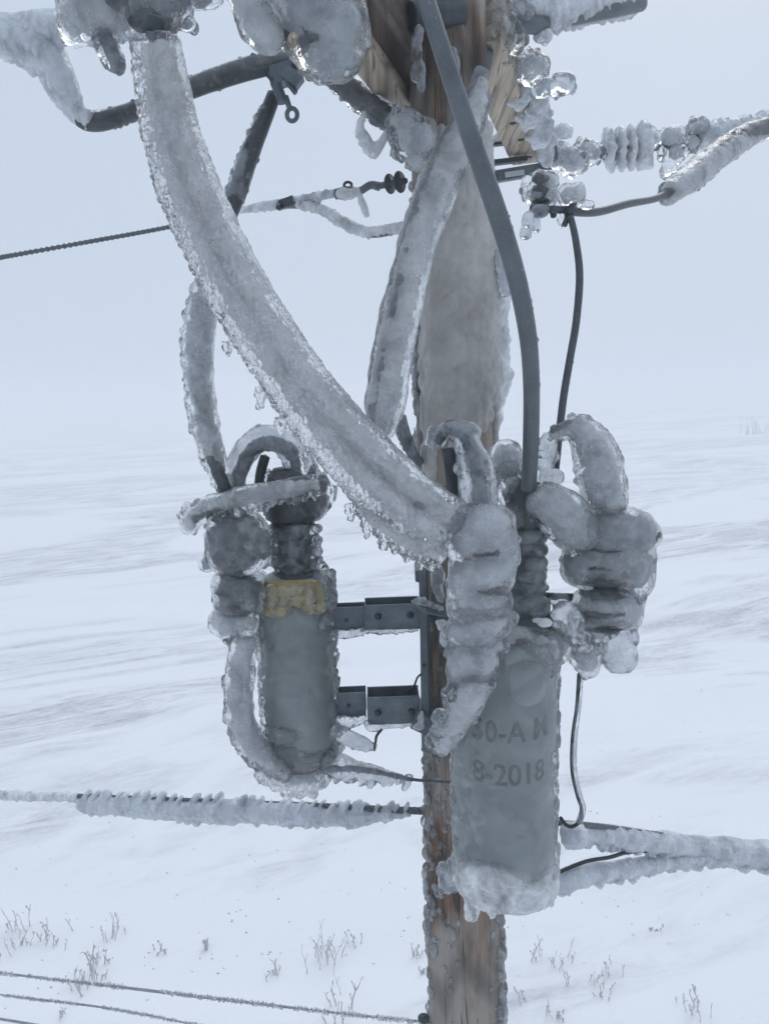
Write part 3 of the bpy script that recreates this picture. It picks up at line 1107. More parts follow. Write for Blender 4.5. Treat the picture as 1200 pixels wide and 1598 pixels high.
ice('ice_coating', lt, blobs=[(508, 905, YL - .04, 16, 18), (515, 935, YL - .04, 14, 22), (505, 965, YL - .06, 12, 16), (412, 975, YL - .05, 16, 14), (400, 990, YL - .05, 12, 12), (428, 1000, YL-0.08, 10, 10)], mat=ICE_CLEAR, nod=2, nodr=(4, 8))
ice('ice_coating', lt, tubes=[[(432, 895, YL, 14), (458, 895, YL, 30), (462, 850, YL, 33), (462, 815, YL, 33)]], blobs=[(x, y, YL - 0.02, 11, 8, 14) for y in (824, 842, 860, 878) for x in (430, 494)], mat=ICE_CLEAR, nod=0.8, nodr=(4, 9), cob=0.003)
ice('ice_coating', lt, blobs=[(462, 790, YL, 50, 26, 40), (465, 755, YL, 44, 26, 40), (495, 775, YL, 20, 30), (430, 770, YL, 16, 24), (425, 744, YL, 12, 9), (500, 745, YL, 14, 10)], mat=ICE_DARK, nod=1.6, nodr=(5, 9))
# looped lead in clear ice
lp = cable('loop_lead', [(366, 790, YL - .06, 9), (372, 742, YL - .06, 9), (392, 702, YL - .05, 9), (422, 690, YL - .04, 9), (452, 702, YL - .03, 9), (472, 740, YL, 9)], M_CORE_L, parent=lt)
ice('ice_coating', lp, tubes=[[(362, 770, YL - .06, 18), (372, 728, YL - .06, 20), (395, 692, YL - .05, 21), (425, 684, YL - .04, 22), (455, 700, YL - .03, 23), (476, 738, YL, 24)]], mat=ICE_CLEAR, nod=0.7, nodr=(4, 7), cob=0.003)
cable('support_rod', [(404, 765, YL, 8), (407, 738, YL, 8), (414, 712, YL, 8)], M_RUBBER, parent=lt)
# mounting arm stubs on the tank
for (x0, x1, y0, y1) in ((520, 570, 946, 986), (526, 571, 1079, 1119)):
    a, b = Q(x0, (y0 + y1) / 2 + 2, YL - 0.03), Q(x1, (y0 + y1) / 2, YL - 0.03)
    hh = (y1 - y0) / 2 * S(x0, y0, YL)
    m_ = MB()
    m_.add(*box_geo((a + b) / 2, (b - a) / 2, (0, 0.004, 0), (0, 0, hh)))
    m_.add(*box_geo((a + b) / 2 + [0, 0.06, 0], (b - a) / 2, (0, 0.004, 0), (0, 0, hh)))
    m_.add(*box_geo((a + b) / 2 + [0, 0.03, -hh + 0.004], (b - a) / 2 * 0.98, (0, 0.0255, 0), (0, 0, 0.003)))
    st_ = m_.build('bracket_stub', M_STEEL, lt, smooth=False, bevel=0.002)
    m_ = MB(); m_.add(*lathe_geo((a + b) / 2 + [-0.01, -0.004, 0], [(0.006, -0.002), (0.007, 0.0), (0.007, 0.006), (0.003, 0.0075)], 6, (0, -1, 0)))
    m_.build('bolt', M_STEEL_D, st_)
ice('ice_coating', lt, tubes=[[(520, 988, YL - 0.05, 7), (545, 990, YL - 0.05, 7), (568, 985, YL - 0.05, 6)]], mat=ICE_CLEAR, nod=1, nodr=(3, 5), cob=.002, lump=.002, voxel=.003)
ice('ice_coating', lt, tubes=[[(526, 1124, YL - 0.05, 8), (550, 1127, YL - 0.05, 9), (569, 1122, YL - 0.05, 6)], [(520, 1138, YL - 0.08, 10), (545, 1152, YL - 0.08, 13), (570, 1162, YL - 0.08, 11), (586, 1166, YL - 0.08, 5)]], mat=ICE_CLEAR, nod=1, nodr=(3, 5), cob=.002, lump=.002, voxel=.003)

# left arrester: stacked polymer housing wrapped in ice
YA = 2.42
ar = empty('surge_arrester', tuple(Q(372, 1000, YA)), 'stubby arrester in dark clear ice hanging left of the yellow plate tank', 'surge arrester', 'ice-covered surge arresters')
def shed_stack(px, y0, y1, Y, r, n, parent, mat=M_RUBBER, name='housing'):
    b_, t_ = Q(px, y1, Y), Q(px, y0, Y); s = S(px, (y0 + y1) / 2, Y)
    Ht = t_[2] - b_[2]; pr = [(r * .4 * s, 0)]
    for k in range(n):
        z0 = Ht * k / n; dz = Ht / n
        pr += [(r * .55 * s, z0 + dz * .15), (r * s, z0 + dz * .35), (r * .98 * s, z0 + dz * .5), (r * .5 * s, z0 + dz * .75)]
    pr.append((r * .3 * s, Ht))
    m_ = MB(); m_.add(*lathe_geo(b_, pr, 40)); return m_.build(name, mat, parent)
shed_stack(370, 795, 960, YA, 25, 6, ar)
ice('ice_coating', ar, blobs=[(370, 832, YA, 48, 42, 44), (370, 862, YA, 48, 38, 44), (336, 842, YA, 16, 26), (324, 880, YA, 14, 14), (408, 850, YA, 14, 34)], mat=ICE_DARK, nod=0.15, nodr=(6, 11), cob=0.0015)
ice('ice_coating', ar, blobs=[(374, 918, YA, 44, 32, 40), (375, 938, YA, 41, 22, 38)], mat=ICE_DARK, nod=0.2, nodr=(6, 10), cob=0.0015)
ice('ice_coating', ar, blobs=[(350, 970, YA, 26, 24), (378, 970, YA, 28, 24), (360, 985, YA, 22, 14)], mat=ICE, nod=0.3, nodr=(6, 10), cob=0.002)

# iced bar across the top of the left arrester
bar = cable('arrester_bar', [(298, 812, YA - .02, 7), (345, 788, YA - .03, 8), (420, 772, YA - .04, 8), (505, 756, YA - .04, 8)], M_STEEL_D, 'knobbly iced bar running across the top of the left arrester', 'bar')
ice('ice_coating', bar, tubes=[[(300, 806, YA - .02, 13), (330, 788, YA - .03, 14), (360, 782, YA - .04, 17), (400, 774, YA - .05, 19), (450, 764, YA - .05, 16), (508, 754, YA - .05, 16)]], blobs=[(298, 810, YA - .02, 15, 21, 15), (316, 800, YA - .02, 13, 19, 15)], mat=ICE, nod=1.0, nodr=(5, 9), feather=(9, 10, -0.3, 1, -0.5))

# ground lead from left arrester under the tank
gl_ = cable('ground_lead', [(382, 990, YA, 7), (372, 1050, YA, 7), (374, 1120, YA, 7), (400, 1170, YA + .02, 6), (450, 1200, YA + .04, 5), (520, 1198, YA + .05, 4), (580, 1204, YA + .06, 3.5), (640, 1216, YA, 2.6), (704, 1221, YA - .12, 2.0)], M_CORE, 'ground lead curving down from the left arrester and under the tank to the pole', 'ground wire')
ice('ice_coating', gl_, tubes=[[(384, 992, YA, 19), (378, 1030, YA, 21), (374, 1080, YA, 23), (378, 1125, YA, 22), (394, 1160, YA + .02, 22), (425, 1190, YA + .02, 20), (455, 1205, YA + .02, 16)]], mat=ICE_MILK, nod=0.8, nodr=(5, 9), wind=0.9)
ice('ice_coating', gl_, tubes=[[(505, 1185, YA + .05, 18), (530, 1196, YA + .05, 18), (560, 1204, YA + .05, 14), (600, 1210, YA + .05, 9), (640, 1216, YA, 3)]], mat=ICE_CLEAR, nod=0.8, nodr=(4, 8), feather=(10, 12, 0, 1, -0.6))

# ================================================================== POLE BRACKET
YB = PY - 0.10
br = empty('mounting_bracket', tuple(Q(658, 1175, YB)), 'grey galvanised steel bracket strapped to the pole with two arms reaching left to the tank', 'bracket')
def flat_px(quad, Y, th, name, mat, parent, bevel=0.002):
    """steel plate through four photo points at distance Y (or per-point Y), with thickness"""
    P4 = [Q(q[0], q[1], q[2] if len(q) > 2 else Y) for q in quad]
    n_ = np.cross(P4[1] - P4[0], P4[2] - P4[0]); n_ /= np.linalg.norm(n_)
    if n_[1] < 0: n_ = -n_
    k = len(P4)
    V = P4 + [p + n_ * th for p in P4]
    F_ = [tuple(range(k)), tuple(reversed(range(k, 2 * k)))] + [(i, i + k, (i + 1) % k + k, (i + 1) % k) for i in range(k)]
    m_ = MB(); m_.add(V, F_)
    return m_.build(name, mat, parent, smooth=False, bevel=bevel)
YR = PY - 0.175
flat_px([(654, 880), (665, 880), (671, 1178), (658, 1172)], YR, 0.012, 'rail', M_STEEL, br)
flat_px([(665, 890), (668, 890), (674, 1150), (671, 1150)], YR - 0.0, 0.05, 'rail', M_STEEL_D, br)
flat_px([(646, 868), (660, 885), (656, 910), (648, 908)], YR + 0.01, 0.012, 'rail', M_STEEL, br)
for y in (1038,):
    m_ = MB(); m_.add(*lathe_geo(Q(662, y, YR) , [(0.007, 0.002), (0.0068, -0.001)], 14, (0, 1, 0))); m_.build('bolt_hole', M_BLACK, br)
# channels: open topped boxes
for (x0, x1, y0, y1, k) in ((569, 655, 940, 989, 0), (573, 655, 1083, 1137, 1)):
    ya = (y0 + y1) / 2
    a, b = Q(x0, ya, YB - 0.06), Q(x1, ya - 3, YB - 0.06)
    hh = (y1 - y0) / 2 * S(x0, ya, YB) * 0.82
    u_ = (b - a) / 2; c = (a + b) / 2
    m_ = MB()
    m_.add(*box_geo(c, u_, (0, 0.004, 0), (0, 0, hh)))
    m_.add(*box_geo(c + [0, 0.095, 0], u_, (0, 0.004, 0), (0, 0, hh)))
    m_.add(*box_geo(c + [0, 0.0475, -hh + 0.006], u_ * 0.99, (0, 0.043, 0), (0, 0, 0.004)))
    m_.add(*box_geo(c - u_ * 0.98 + [0, 0.0475, -0.002], u_ * 0.02, (0, 0.043, 0), (0, 0, hh * 0.9)))
    m_.add(*box_geo(c + u_ * 0.97 + [0, 0.0475, 0.002], u_ * 0.02, (0, 0.043, 0), (0, 0, hh * 1.0)))
    m_.build('arm', M_STEEL, br, smooth=False, bevel=0.002)
for (x, y) in ((590, 962), (640, 960), (590, 1112), (642, 1110)):
    m_ = MB(); c = Q(x, y, YB - 0.066)
    m_.add(*lathe_geo(c, [(0.013, -0.001), (0.013, 0.002), (0.0075, 0.0022), (0.0085, 0.003), (0.0085, 0.009), (0.004, 0.011)], 6, (0, -1, 0))); m_.build('bolt', M_STEEL_D, br)
for tbz in ([(570, 984, YB - .064, 4), (600, 985, YB - .064, 4.5), (652, 982, YB - .064, 3)], [(571, 1126, YB - .064, 5), (580, 1135, YB - .064, 7), (600, 1134, YB - .064, 4), (652, 1129, YB - .064, 3)], [(650, 938, YB - .1, 4), (668, 942, YB - .14, 5), (690, 950, YB - .2, 4)]):
    ice('ice_rim', br, tubes=[tbz], mat=ICE_CLEAR, nod=1.3, nodr=(2, 4), cob=.001, lump=.0005, voxel=.003)
# straps around the pole
def strap(py, half, lift, name='strap', tilt=0.0):
    z = Q(700, py, YR)[2]; R_ = pole_r(z) + 0.012
    V, F_ = [], []
    A = np.linspace(math.radians(-185), math.radians(-20), 40)
    for i, a in enumerate(A):
        zz = z - tilt * (i / 39.0)
        for (dr, dz) in ((0, -half), (0.006, -half), (0.006, half), (0, half)):
            V.append((PX + (R_ + dr) * math.cos(a), PY + (R_ + dr) * math.sin(a), zz + dz))
    for i in range(39):
        for k in range(4):
            F_.append((i * 4 + k, i * 4 + (k + 1) % 4, (i + 1) * 4 + (k + 1) % 4, (i + 1) * 4 + k))
    m_ = MB(); m_.add(V, F_); return m_.build(name, M_STEEL, br, smooth=False)
strap(965, 0.026, 0, tilt=0.02)
strap(1122, 0.022, 0, tilt=0.02)
flat_px([(640, 938, 2.46), (652, 930, 2.5), (668, 944, 2.38), (700, 955, 2.34), (700, 962, 2.32), (662, 955, 2.32)], 2.4, 0.006, 'flange', M_STEEL, br)
flat_px([(654, 1106, 2.40), (676, 1128, 2.40), (673, 1152, 2.40), (640, 1137, 2.40)], 2.40, 0.008, 'gusset', M_STEEL, br)
flat_px([(684, 958), (702, 966), (700, 1010), (685, 1012)], 2.40, 0.008, 'bolt_plate', M_STEEL, br)
m_ = MB(); m_.add(*lathe_geo(Q(692, 992, 2.395), [(0.012, -0.004), (0.013, 0.0), (0.013, 0.010), (0.006, 0.013)], 6, (0, -1, 0))); m_.build('bolt', M_STEEL_D, br)
ice('ice_lumps', br, blobs=[(655, 1133, 2.39, 8, 6, 4), (657, 1122, 2.39, 5, 7, 4, 20), (658, 1114, 2.39, 3, 5, 3), (690, 975, 2.385, 8, 10, 5), (696, 996, 2.385, 9, 13, 5), (660, 936, 2.42, 6, 5)], mat=ICE_RIME, nod=0.8, nodr=(2, 4), cob=.002, lump=.003, voxel=.003)
cable('thin_black_wire', [(633, 1082, 2.5, 1.6), (645, 1072, 2.46, 1.6), (651, 1058, 2.43, 1.6), (657, 1052, 2.42, 1.6)], M_BLACK, 'short curled black wire end above the lower bracket arm', 'wire')
cable('thin_black_wire', [(596, 1138, 2.42, 2), (588, 1148, 2.42, 2.2), (586, 1158, 2.43, 2), (584, 1168, 2.45, 2)], M_BLACK, 'short black wire hooked below the lower bracket arm', 'wire')

# ================================================================== RIGHT TANK UNIT
YT = 2.18
rc0, rc1 = Q(788, 1368, YT), Q(790, 1000, YT)
rt = empty('pole_mounted_tank', tuple(rc0), 'larger grey cylindrical tank in front of the pole with stencilled characters under milky ice', 'transformer', 'ice-covered tanks mounted on the pole')
RR = 69 * S(788, 1150, YT)
hR = rc1[2] - rc0[2]
tcx, tcy = rc0[0], rc0[1]
mb = MB()
mb.add(*lathe_geo((tcx, tcy, rc0[2]), [(0.02, -0.02), (RR * .8, -0.018), (RR * .98, -0.004), (RR, 0.012), (RR, hR - 0.03), (RR * 1.04, hR - 0.028), (RR * 1.04, hR), (RR * .97, hR + .01), (RR * .72, hR + .035), (RR * .5, hR + .045)], 64))
mb.build('tank', M_TANK, rt)
# stencilled characters wrapped on the tank
def letters(txt, px, py, hpx, parent, jitter=0.0):
    cu = bpy.data.curves.new('lettering', 'FONT')
    cu.body = txt; cu.size = 1.0; cu.extrude = 0.0; cu.offset = 0.018
    ob = bpy.data.objects.new('tmp', cu); COL.objects.link(ob)
    dg = bpy.context.evaluated_depsgraph_get()
    me = bpy.data.meshes.new_from_object(ob.evaluated_get(dg))
    bpy.data.objects.remove(ob)
    import bmesh
    bm = bmesh.new(); bm.from_mesh(me)
    bmesh.ops.subdivide_edges(bm, edges=bm.edges[:], cuts=1)
    bmesh.ops.triangulate(bm, faces=bm.faces[:])
    s = hpx * S(px, py, YT - RR) / 0.72
    base = Q(px, py, YT - RR)
    for v in bm.verts:
        x, y = v.co.x * s * 0.86, v.co.y * s
        a = -math.pi / 2 + (base[0] + x - tcx) / RR
        r = RR + 0.0016
        v.co = (tcx + r * math.cos(a), tcy + r * math.sin(a), base[2] + y)
    bm.to_mesh(me); bm.free()
    me.materials.clear(); me.materials.append(M_LETTER)
    o = bpy.data.objects.new('lettering', me); COL.objects.link(o)
    place(o, parent)
    return o
letters('50-A M', 734, 1160, 36, rt)
letters('8-2018', 735, 1227, 36, rt)
# bushing behind, with sheds and grey collar
bq = Q(824, 985, YT + .04); bt_ = Q(824, 790, YT + .04); s_ = S(824, 900, YT + .04)
Hb = bt_[2] - bq[2]
prof = [(40 * s_, 0), (40 * s_, .05), (34 * s_, .055), (30 * s_, .1)]
for k in range(5):
    z0 = .10 + (Hb - .16) * k / 5; dz = (Hb - .16) / 5
    prof += [(20 * s_, z0 + dz * .1), (28 * s_, z0 + dz * .4), (28 * s_, z0 + dz * .55), (20 * s_, z0 + dz * .85)]
prof += [(26 * s_, Hb - .05), (30 * s_, Hb - .04), (30 * s_, Hb + .04), (20 * s_, Hb + .07), (10 * s_, Hb + .08)]
mb = MB(); mb.add(*lathe_geo(bq, prof, 40)); mb.build('bushing', M_POLY, rt)
ice('ice_coating', rt, blobs=[(826, y, YT + .03, 27, 13, 26) for y in (838, 858, 878, 898, 915)] + [(828, 945, YT + .02, 32, 22, 30)], mat=ICE_CLEAR, nod=0.3, nodr=(4, 8), cob=0.002)
ice('ice_coating', rt, blobs=[(800, 765, YT + .05, 24, 26), (812, 800, YT + .03, 26, 26), (795, 738, YT + .06, 18, 18)], mat=ICE_DARK, nod=1.2, nodr=(4, 8))
# ice skin
geos = [lathe_geo((tcx + 0.004, tcy, rc0[2]), [(RR * .9, 0.0), (RR * 1.10, 0.02), (RR * 1.10, hR * .45), (RR * 1.12, hR * .8), (RR * 1.28, hR * .95), (RR * 1.22, hR + .02), (RR * .8, hR + .06)], 44)]
rng = random.Random(31)
for _ in range(560):
    z = rng.random() * hR
    a = math.radians(rng.choice([rng.gauss(-180, 12), rng.gauss(-2, 10), rng.gauss(-165, 16)]))
    r = rng.uniform(3, 11) * S(790, 1200, YT)
    RRR = RR * 1.11
    geos.append((ICO1[0] * np.array([r, r, r * 1.6]) + [tcx + RRR * math.cos(a), tcy + RRR * math.sin(a), rc0[2] + z], ICO1[1]))
for _ in range(170):
    z = rng.random() ** 1.2 * hR
    a = math.radians(rng.gauss(-150, 14)); r = rng.uniform(2.5, 6) * S(790, 1200, YT)
    geos.append((ICO1[0] * np.array([r, r, r * rng.uniform(1.5, 3.5)]) + [tcx + RR * 1.1 * math.cos(a), tcy + RR * 1.1 * math.sin(a), rc0[2] + z], ICO1[1]))
for (px_, py_, n_) in ((745, 1143, 60), (752, 1210, 40), (840, 1150, 26), (846, 1208, 26)):
    for _ in range(n_):
        c_ = Q(px_ + rng.gauss(0, 11), py_ + rng.gauss(0, 15), YT - RR); r = rng.uniform(1.8, 4) * S(790, 1200, YT)
        a = -math.pi / 2 + (c_[0] - tcx) / RR
        geos.append((ICO1[0] * np.array([r, r, r * rng.uniform(0.8, 1.8)]) + [tcx + RR * 1.1 * math.cos(a), tcy + RR * 1.1 * math.sin(a), c_[2]], ICO1[1]))
ice('ice_coating', rt, geos=geos, mat=ICE_TANK, cob=0.0020, lump=0.004, voxel=0.0038, wind=1.2)
# frozen fringe at the foot
bl = [(790, 1364, YT - .01, 80, 40, 82), (748, 1372, YT - .05, 32, 32), (836, 1365, YT - .04, 34, 34), (800, 1372, YT - .07, 40, 30), (775, 1352, YT - .05, 60, 30, 60)]
tb = []
for (x, y, l) in ((736, 1386, 34), (750, 1390, 18), (768, 1388, 30), (784, 1386, 14), (800, 1382, 18), (818, 1384, 14), (840, 1384, 18), (855, 1374, 24), (728, 1368, 18)):
    tb.append([(x, y - 25, YT - .05, 13), (x, y, YT - .06, 12), (x + 1, y + l * .9, YT - .06, 10), (x + 1, y + l * 1.35, YT - .06, 7)])
ice('ice_coating', rt, tubes=tb, blobs=bl, mat=ICE_FOOT, nod=1.6, nodr=(3, 8), voxel=.0036, cob=.006)
ice('ice_coating', rt, blobs=[(800, 990, YT - RR * .8, 46, 14, 16), (838, 1004, YT - RR * .82, 30, 20, 14), (858, 1022, YT - RR * .75, 18, 34, 14), (786, 1002, YT - RR * .95, 30, 14, 10)], mat=ICE_COL, nod=0.5, nodr=(3, 7), cob=.003)
ice('ice_coating', rt, blobs=[(872, 1000, YT, 18, 34, 24, 10), (862, 1050, YT - .02, 12, 20), (716, 1020, YT, 16, 40), (705, 1366, YT + .1, 20, 22)], mat=ICE, nod=0.6, cob=.003)
# snow-white spot frozen on the face and rime by the collar
ice('ice_spot', rt, blobs=[(823, 1066, YT - RR * 1.13, 31, 36, 7)], mat=ICE_TANK, nod=0, cob=.001, lump=.002, voxel=.003)
ice('ice_spot', rt, blobs=[(850, 972, YT - .13, 12, 7, 6), (838, 968, YT - .12, 8, 4, 5)], mat=ICE_RIME, nod=0.5, cob=.001, lump=.002, voxel=.003)

# front arrester column (the big cable lands on it)
YF = 1.98
fa = empty('surge_arrester', tuple(Q(745, 1080, YF)), 'large bulging milky ice column with an arrester inside, where the thick iced cable ends', 'surge arrester', 'ice-covered surge arresters')
shed_stack(752, 815, 975, YF, 25, 6, fa)
ice('ice_coating', fa, blobs=[(748, 835, YF, 60, 50, 52), (752, 890, YF, 56, 44, 50), (782, 860, YF + .02, 30, 60, 34), (730, 905, YF, 36, 50, 40), (748, 940, YF, 52, 34, 46), (760, 815, YF, 44, 28, 40)], mat=ICE_COL, nod=0.05, nodr=(8, 14), cob=0.0016, lump=.010)
ice('ice_coating', fa, blobs=[(752, 968, YF, 50, 30, 44), (740, 985, YF, 44, 26, 40), (742, 1030, YF, 46, 36, 40), (722, 1040, YF, 26, 34), (765, 1008, YF, 30, 20)], mat=ICE_COL, nod=0.08, nodr=(7, 12), cob=0.0016, lump=.008)
gt = cable('ground_tail', [(742, 1050, YF, 5), (720, 1100, YF + .05, 5), (690, 1158, YF + .1, 5)], M_CORE, parent=fa)
ice('ice_coating', gt, tubes=[[(742, 1055, YF - .01, 34), (730, 1090, YF, 28), (712, 1125, YF + .05, 22), (694, 1155, YF + .1, 18), (684, 1166, YF + .12, 12)]], mat=ICE_MILK, nod=0.5, nodr=(5, 9), feather=(11, 12, -1, 0.2, 0.5))
ice('ice_coating', fa, blobs=[(683, 905, 2.30, 7, 18), (688, 925, 2.30, 6, 14), (678, 918, 2.32, 6, 9)], tubes=[[(680, 880, 2.28, 8), (682, 905, 2.3, 10), (690, 935, 2.3, 4)]], mat=ICE_CLEAR, nod=1.0, nodr=(4, 7), cob=.002)

# hook shaped lead on top of the front arrester
YH = 2.10
hk = cable('arrester_jumper', [(682, 690, YH + .04, 7), (700, 672, YH + .02, 7), (725, 684, YH, 7), (742, 730, YH - .02, 7), (750, 800, YH - .05, 7)], M_CABLE, 'short hooked jumper in clear ice over the top of the front arrester', 'jumper cable')
ice('ice_coating', hk, tubes=[[(684, 685, YH + .04, 12), (702, 672, YH + .02, 16), (722, 680, YH, 20), (736, 715, YH - .02, 25), (745, 755, YH - .03, 29), (750, 800, YH - .05, 32)]], blobs=[(683, 683, YH + .04, 17, 20, 12, 15), (728, 676, YH, 22, 18, 16, -20)], mat=ICE_CLEAR, nod=0.35, nodr=(5, 9), cob=.003)
m_ = MB(); m_.add(*cyl_between(Q(700, 700, YH + .03), Q(712, 800, YH + .05), 11 * S(700, 750, YH))); m_.add(*box_geo(Q(690, 775, YH + .1), (0.035, 0, 0), (0, .03, 0), (0, 0, .02)))
m_.build('terminal', M_STEEL_D, hk)
ice('ice_coating', hk, blobs=[(690, 772, YH + .08, 20, 14, 16)], mat=ICE_DARK, nod=1, nodr=(4, 7), cob=.002)

# right arrester
YG = 2.20
ra = empty('surge_arrester', tuple(Q(950, 1000, YG)), 'widest ice-swollen arrester hanging at the right side of the larger tank', 'surge arrester', 'ice-covered surge arresters')
shed_stack(940, 815, 985, YG, 34, 7, ra)
ice('ice_coating', ra, blobs=[(948, 832, YG, 70, 44, 56), (992, 832, YG, 36, 36, 36), (950, 870, YG, 72, 46, 56), (985, 885, YG, 36, 50, 36), (905, 880, YG, 30, 40, 34)], mat=ice_material('smoky ice', 0.75, tint=(0.46, 0.48, 0.50), rough=0.06, clear=(0.88, 0.91, 0.94), hi=1.0, nscale=7, bump=0.3), nod=0.08, nodr=(7, 12), cob=.0018, lump=.010)
ice('ice_coating', ra, blobs=[(945, 945, YG, 52, 38, 44), (980, 945, YG, 26, 40, 26), (925, 975, YG, 38, 28, 34)], mat=ICE_COL, nod=0.15, nodr=(5, 9), cob=.002, lump=.006)
ice('ice_coating', ra, blobs=[(886, 968, YG - .02, 26, 30, 24), (876, 935, YG, 14, 10), (905, 1000, YG - .02, 22, 20)], mat=ICE_CLEAR, nod=0.4, nodr=(5, 9), cob=.003)
ice('ice_coating', ra, blobs=[(916, 1030, YG, 20, 26), (902, 1022, YG, 11, 20), (925, 1010, YG, 14, 22)], mat=ICE, nod=0.8, nodr=(4, 8), cob=.003)
ice('ice_coating', ra, blobs=[(966, 1018, YG, 26, 32), (950, 1006, YG, 20, 22), (982, 990, YG, 12, 30)], mat=ICE_CLEAR, nod=0.2, nodr=(4, 7), cob=.003)
m_ = MB(); m_.add(*cyl_between(Q(845, 930, YG + .03), Q(895, 932, YG + .01), 0.012)); m_.build('hanger', M_STEEL_D, ra)
# jumper stubs on top of the right arrester
jl = cable('arrester_jumper', [(832, 770, YG - .04, 8), (870, 800, YG - .03, 8), (925, 850, YG, 8)], M_CABLE, 'thick short iced jumper slanting down to the right arrester', 'jumper cable')
ice('ice_coating', jl, tubes=[[(835, 772, YG - .05, 26), (858, 788, YG - .05, 36), (885, 812, YG - .04, 40), (915, 842, YG - .03, 38)]], blobs=[(832, 785, YG - .04, 14, 24)], mat=ICE, nod=0.5, nodr=(5, 9), cob=.003)
ju = cable('arrester_jumper', [(860, 672, YG, 7), (895, 665, YG, 8), (925, 690, YG, 8), (945, 740, YG, 8), (955, 800, YG, 8)], M_CABLE, 'tall arching jumper in thick ice rising above the right arrester', 'jumper cable')
ice('ice_coating', ju, tubes=[[(858, 682, YG, 9), (878, 672, YG, 14), (902, 672, YG, 24), (922, 695, YG, 32), (936, 735, YG, 37), (945, 775, YG, 34), (948, 800, YG, 26)]], blobs=[(905, 660, YG, 18, 14), (885, 668, YG, 14, 12)], mat=ICE, nod=0.5, nodr=(5, 10), cob=.005, wind=1.2)
ice('ice_coating', jl, blobs=[(852, 706, YG + .06, 17, 34, 16, -8), (858, 745, YG + .04, 20, 14)], mat=ICE_CLEAR, nod=0.4, nodr=(4, 8), cob=.002)
lump = ice('ice_lump', None, blobs=[(790, 712, YT + .1, 24, 26), (784, 735, YT + .1, 20, 18), (800, 722, YT + .12, 18, 24)], mat=ICE, nod=0.6, nodr=(5, 9), cob=.003)
tagp(lump, 'rounded lump of ice between the hooked jumper and the smooth grey cable', 'ice lump')

# ================================================================== CABLES
big = cable('iced_cable', [(240, 45, 2.06, 13), (250, 80, 2.06, 13), (264, 180, 2.06, 13), (292, 290, 2.05, 13), (334, 385, 2.04, 13), (397, 500, 2.02, 13), (470, 609, 2.0, 13), (550, 700, 1.99, 13), (634, 774, 1.98, 13), (704, 818, 1.98, 13), (745, 840, 1.98, 13)], M_CORE_L, 'thickest milky ice-covered cable sweeping from upper left down to the front arrester', 'power cable', n=90)
ice('ice_coating', big, tubes=[
    [(252, 62, 2.05, 30), (258, 110, 2.05, 33), (272, 190, 2.04, 37), (303, 285, 2.03, 38), (345, 378, 2.02, 38), (408, 490, 2.0, 38), (482, 600, 1.98, 38), (562, 692, 1.97, 37), (645, 768, 1.96, 34), (715, 815, 1.96, 34)],
    [(226, 64, 2.03, 20.01), (233, 120, 2.03, 22), (251, 218, 2.02, 25), (282, 311, 2.0, 28), (325, 403, 2.0, 30), (393, 516, 1.98, 34), (468, 625, 1.97, 36), (550, 722, 1.96, 38), (630, 800, 1.95, 40), (695, 838, 1.95, 38)],
    [(560, 790, 1.95, 10), (600, 820, 1.94, 18), (650, 850, 1.94, 24), (690, 862, 1.94, 22)]] +
    [[(x, y - 14, 1.95, 8), (x, y, 1.95, 7), (x, y + l, 1.95, 4.5)] for (x, y, l) in ((408, 618, 20), (573, 825, 14), (478, 722, 14), (600, 842, 12), (655, 876, 14), (636, 864, 12), (520, 772, 8), (548, 802, 10), (618, 852, 9), (440, 668, 8), (356, 548, 7), (672, 878, 10))],
    mat=ice_material('sheath ice', 0.78, tint=(0.93, 0.94, 0.955), rough=0.07, clear=(0.94, 0.96, 0.98), bump=0.45, nscale=11), nod=0.5, nodr=(2.5, 5.5), wind=2.2, cob=0.0078, cobs=0.0125, lump=0.0035, voxel=0.0034)
m_ = MB(); m_.add(*cyl_between(Q(240, 55, 2.05), Q(242, 30, 2.05), 0.03)); m_.build('terminal', M_STEEL_D, big)

rear = cable('iced_cable', [(752, 110, 2.30, 12), (728, 175, 2.29, 13), (690, 260, 2.27, 13), (655, 345, 2.25, 13), (630, 430, 2.24, 13), (612, 520, 2.24, 13), (598, 610, 2.24, 13), (588, 672, 2.24, 12), (600, 690, 2.24, 8)], M_CORE_L, 'iced cable hanging in front of the pole top, ending behind the thickest cable', 'power cable')
ice('ice_coating', rear, tubes=[
    [(752, 118, 2.28, 9), (744, 160, 2.27, 22), (715, 225, 2.26, 31), (684, 292, 2.25, 34), (655, 370, 2.24, 31), (640, 440, 2.23, 29), (622, 520, 2.23, 29), (608, 590, 2.23, 30), (600, 640, 2.23, 31), (598, 680, 2.23, 16)],
    [(660, 330, 2.24, 16), (632, 400, 2.23, 15), (610, 480, 2.23, 15), (592, 560, 2.23, 14), (584, 640, 2.23, 14)]],
    mat=ice_material('pale sheath ice', 0.78, tint=(0.93, 0.94, 0.955), rough=0.06, clear=(0.94, 0.96, 0.98), bump=0.3, nscale=9), nod=0.12, nodr=(3, 6), cob=0.0016, cobs=.02, lump=.005, stretch=.4)
sm = cable('small_cable', [(622, 640, 2.42, 7), (630, 675, 2.44, 8), (642, 705, 2.47, 8), (655, 722, 2.5, 8)], M_CABLE, 'short grey cable end coming out below the iced cable and reaching the pole side', 'cable')
ice('ice_coating', sm, tubes=[[(624, 650, 2.42, 10), (632, 680, 2.44, 10), (644, 708, 2.47, 9)]], mat=ICE_CLEAR, nod=1.5, nodr=(3, 5), cob=.002, voxel=.003, lump=.001)

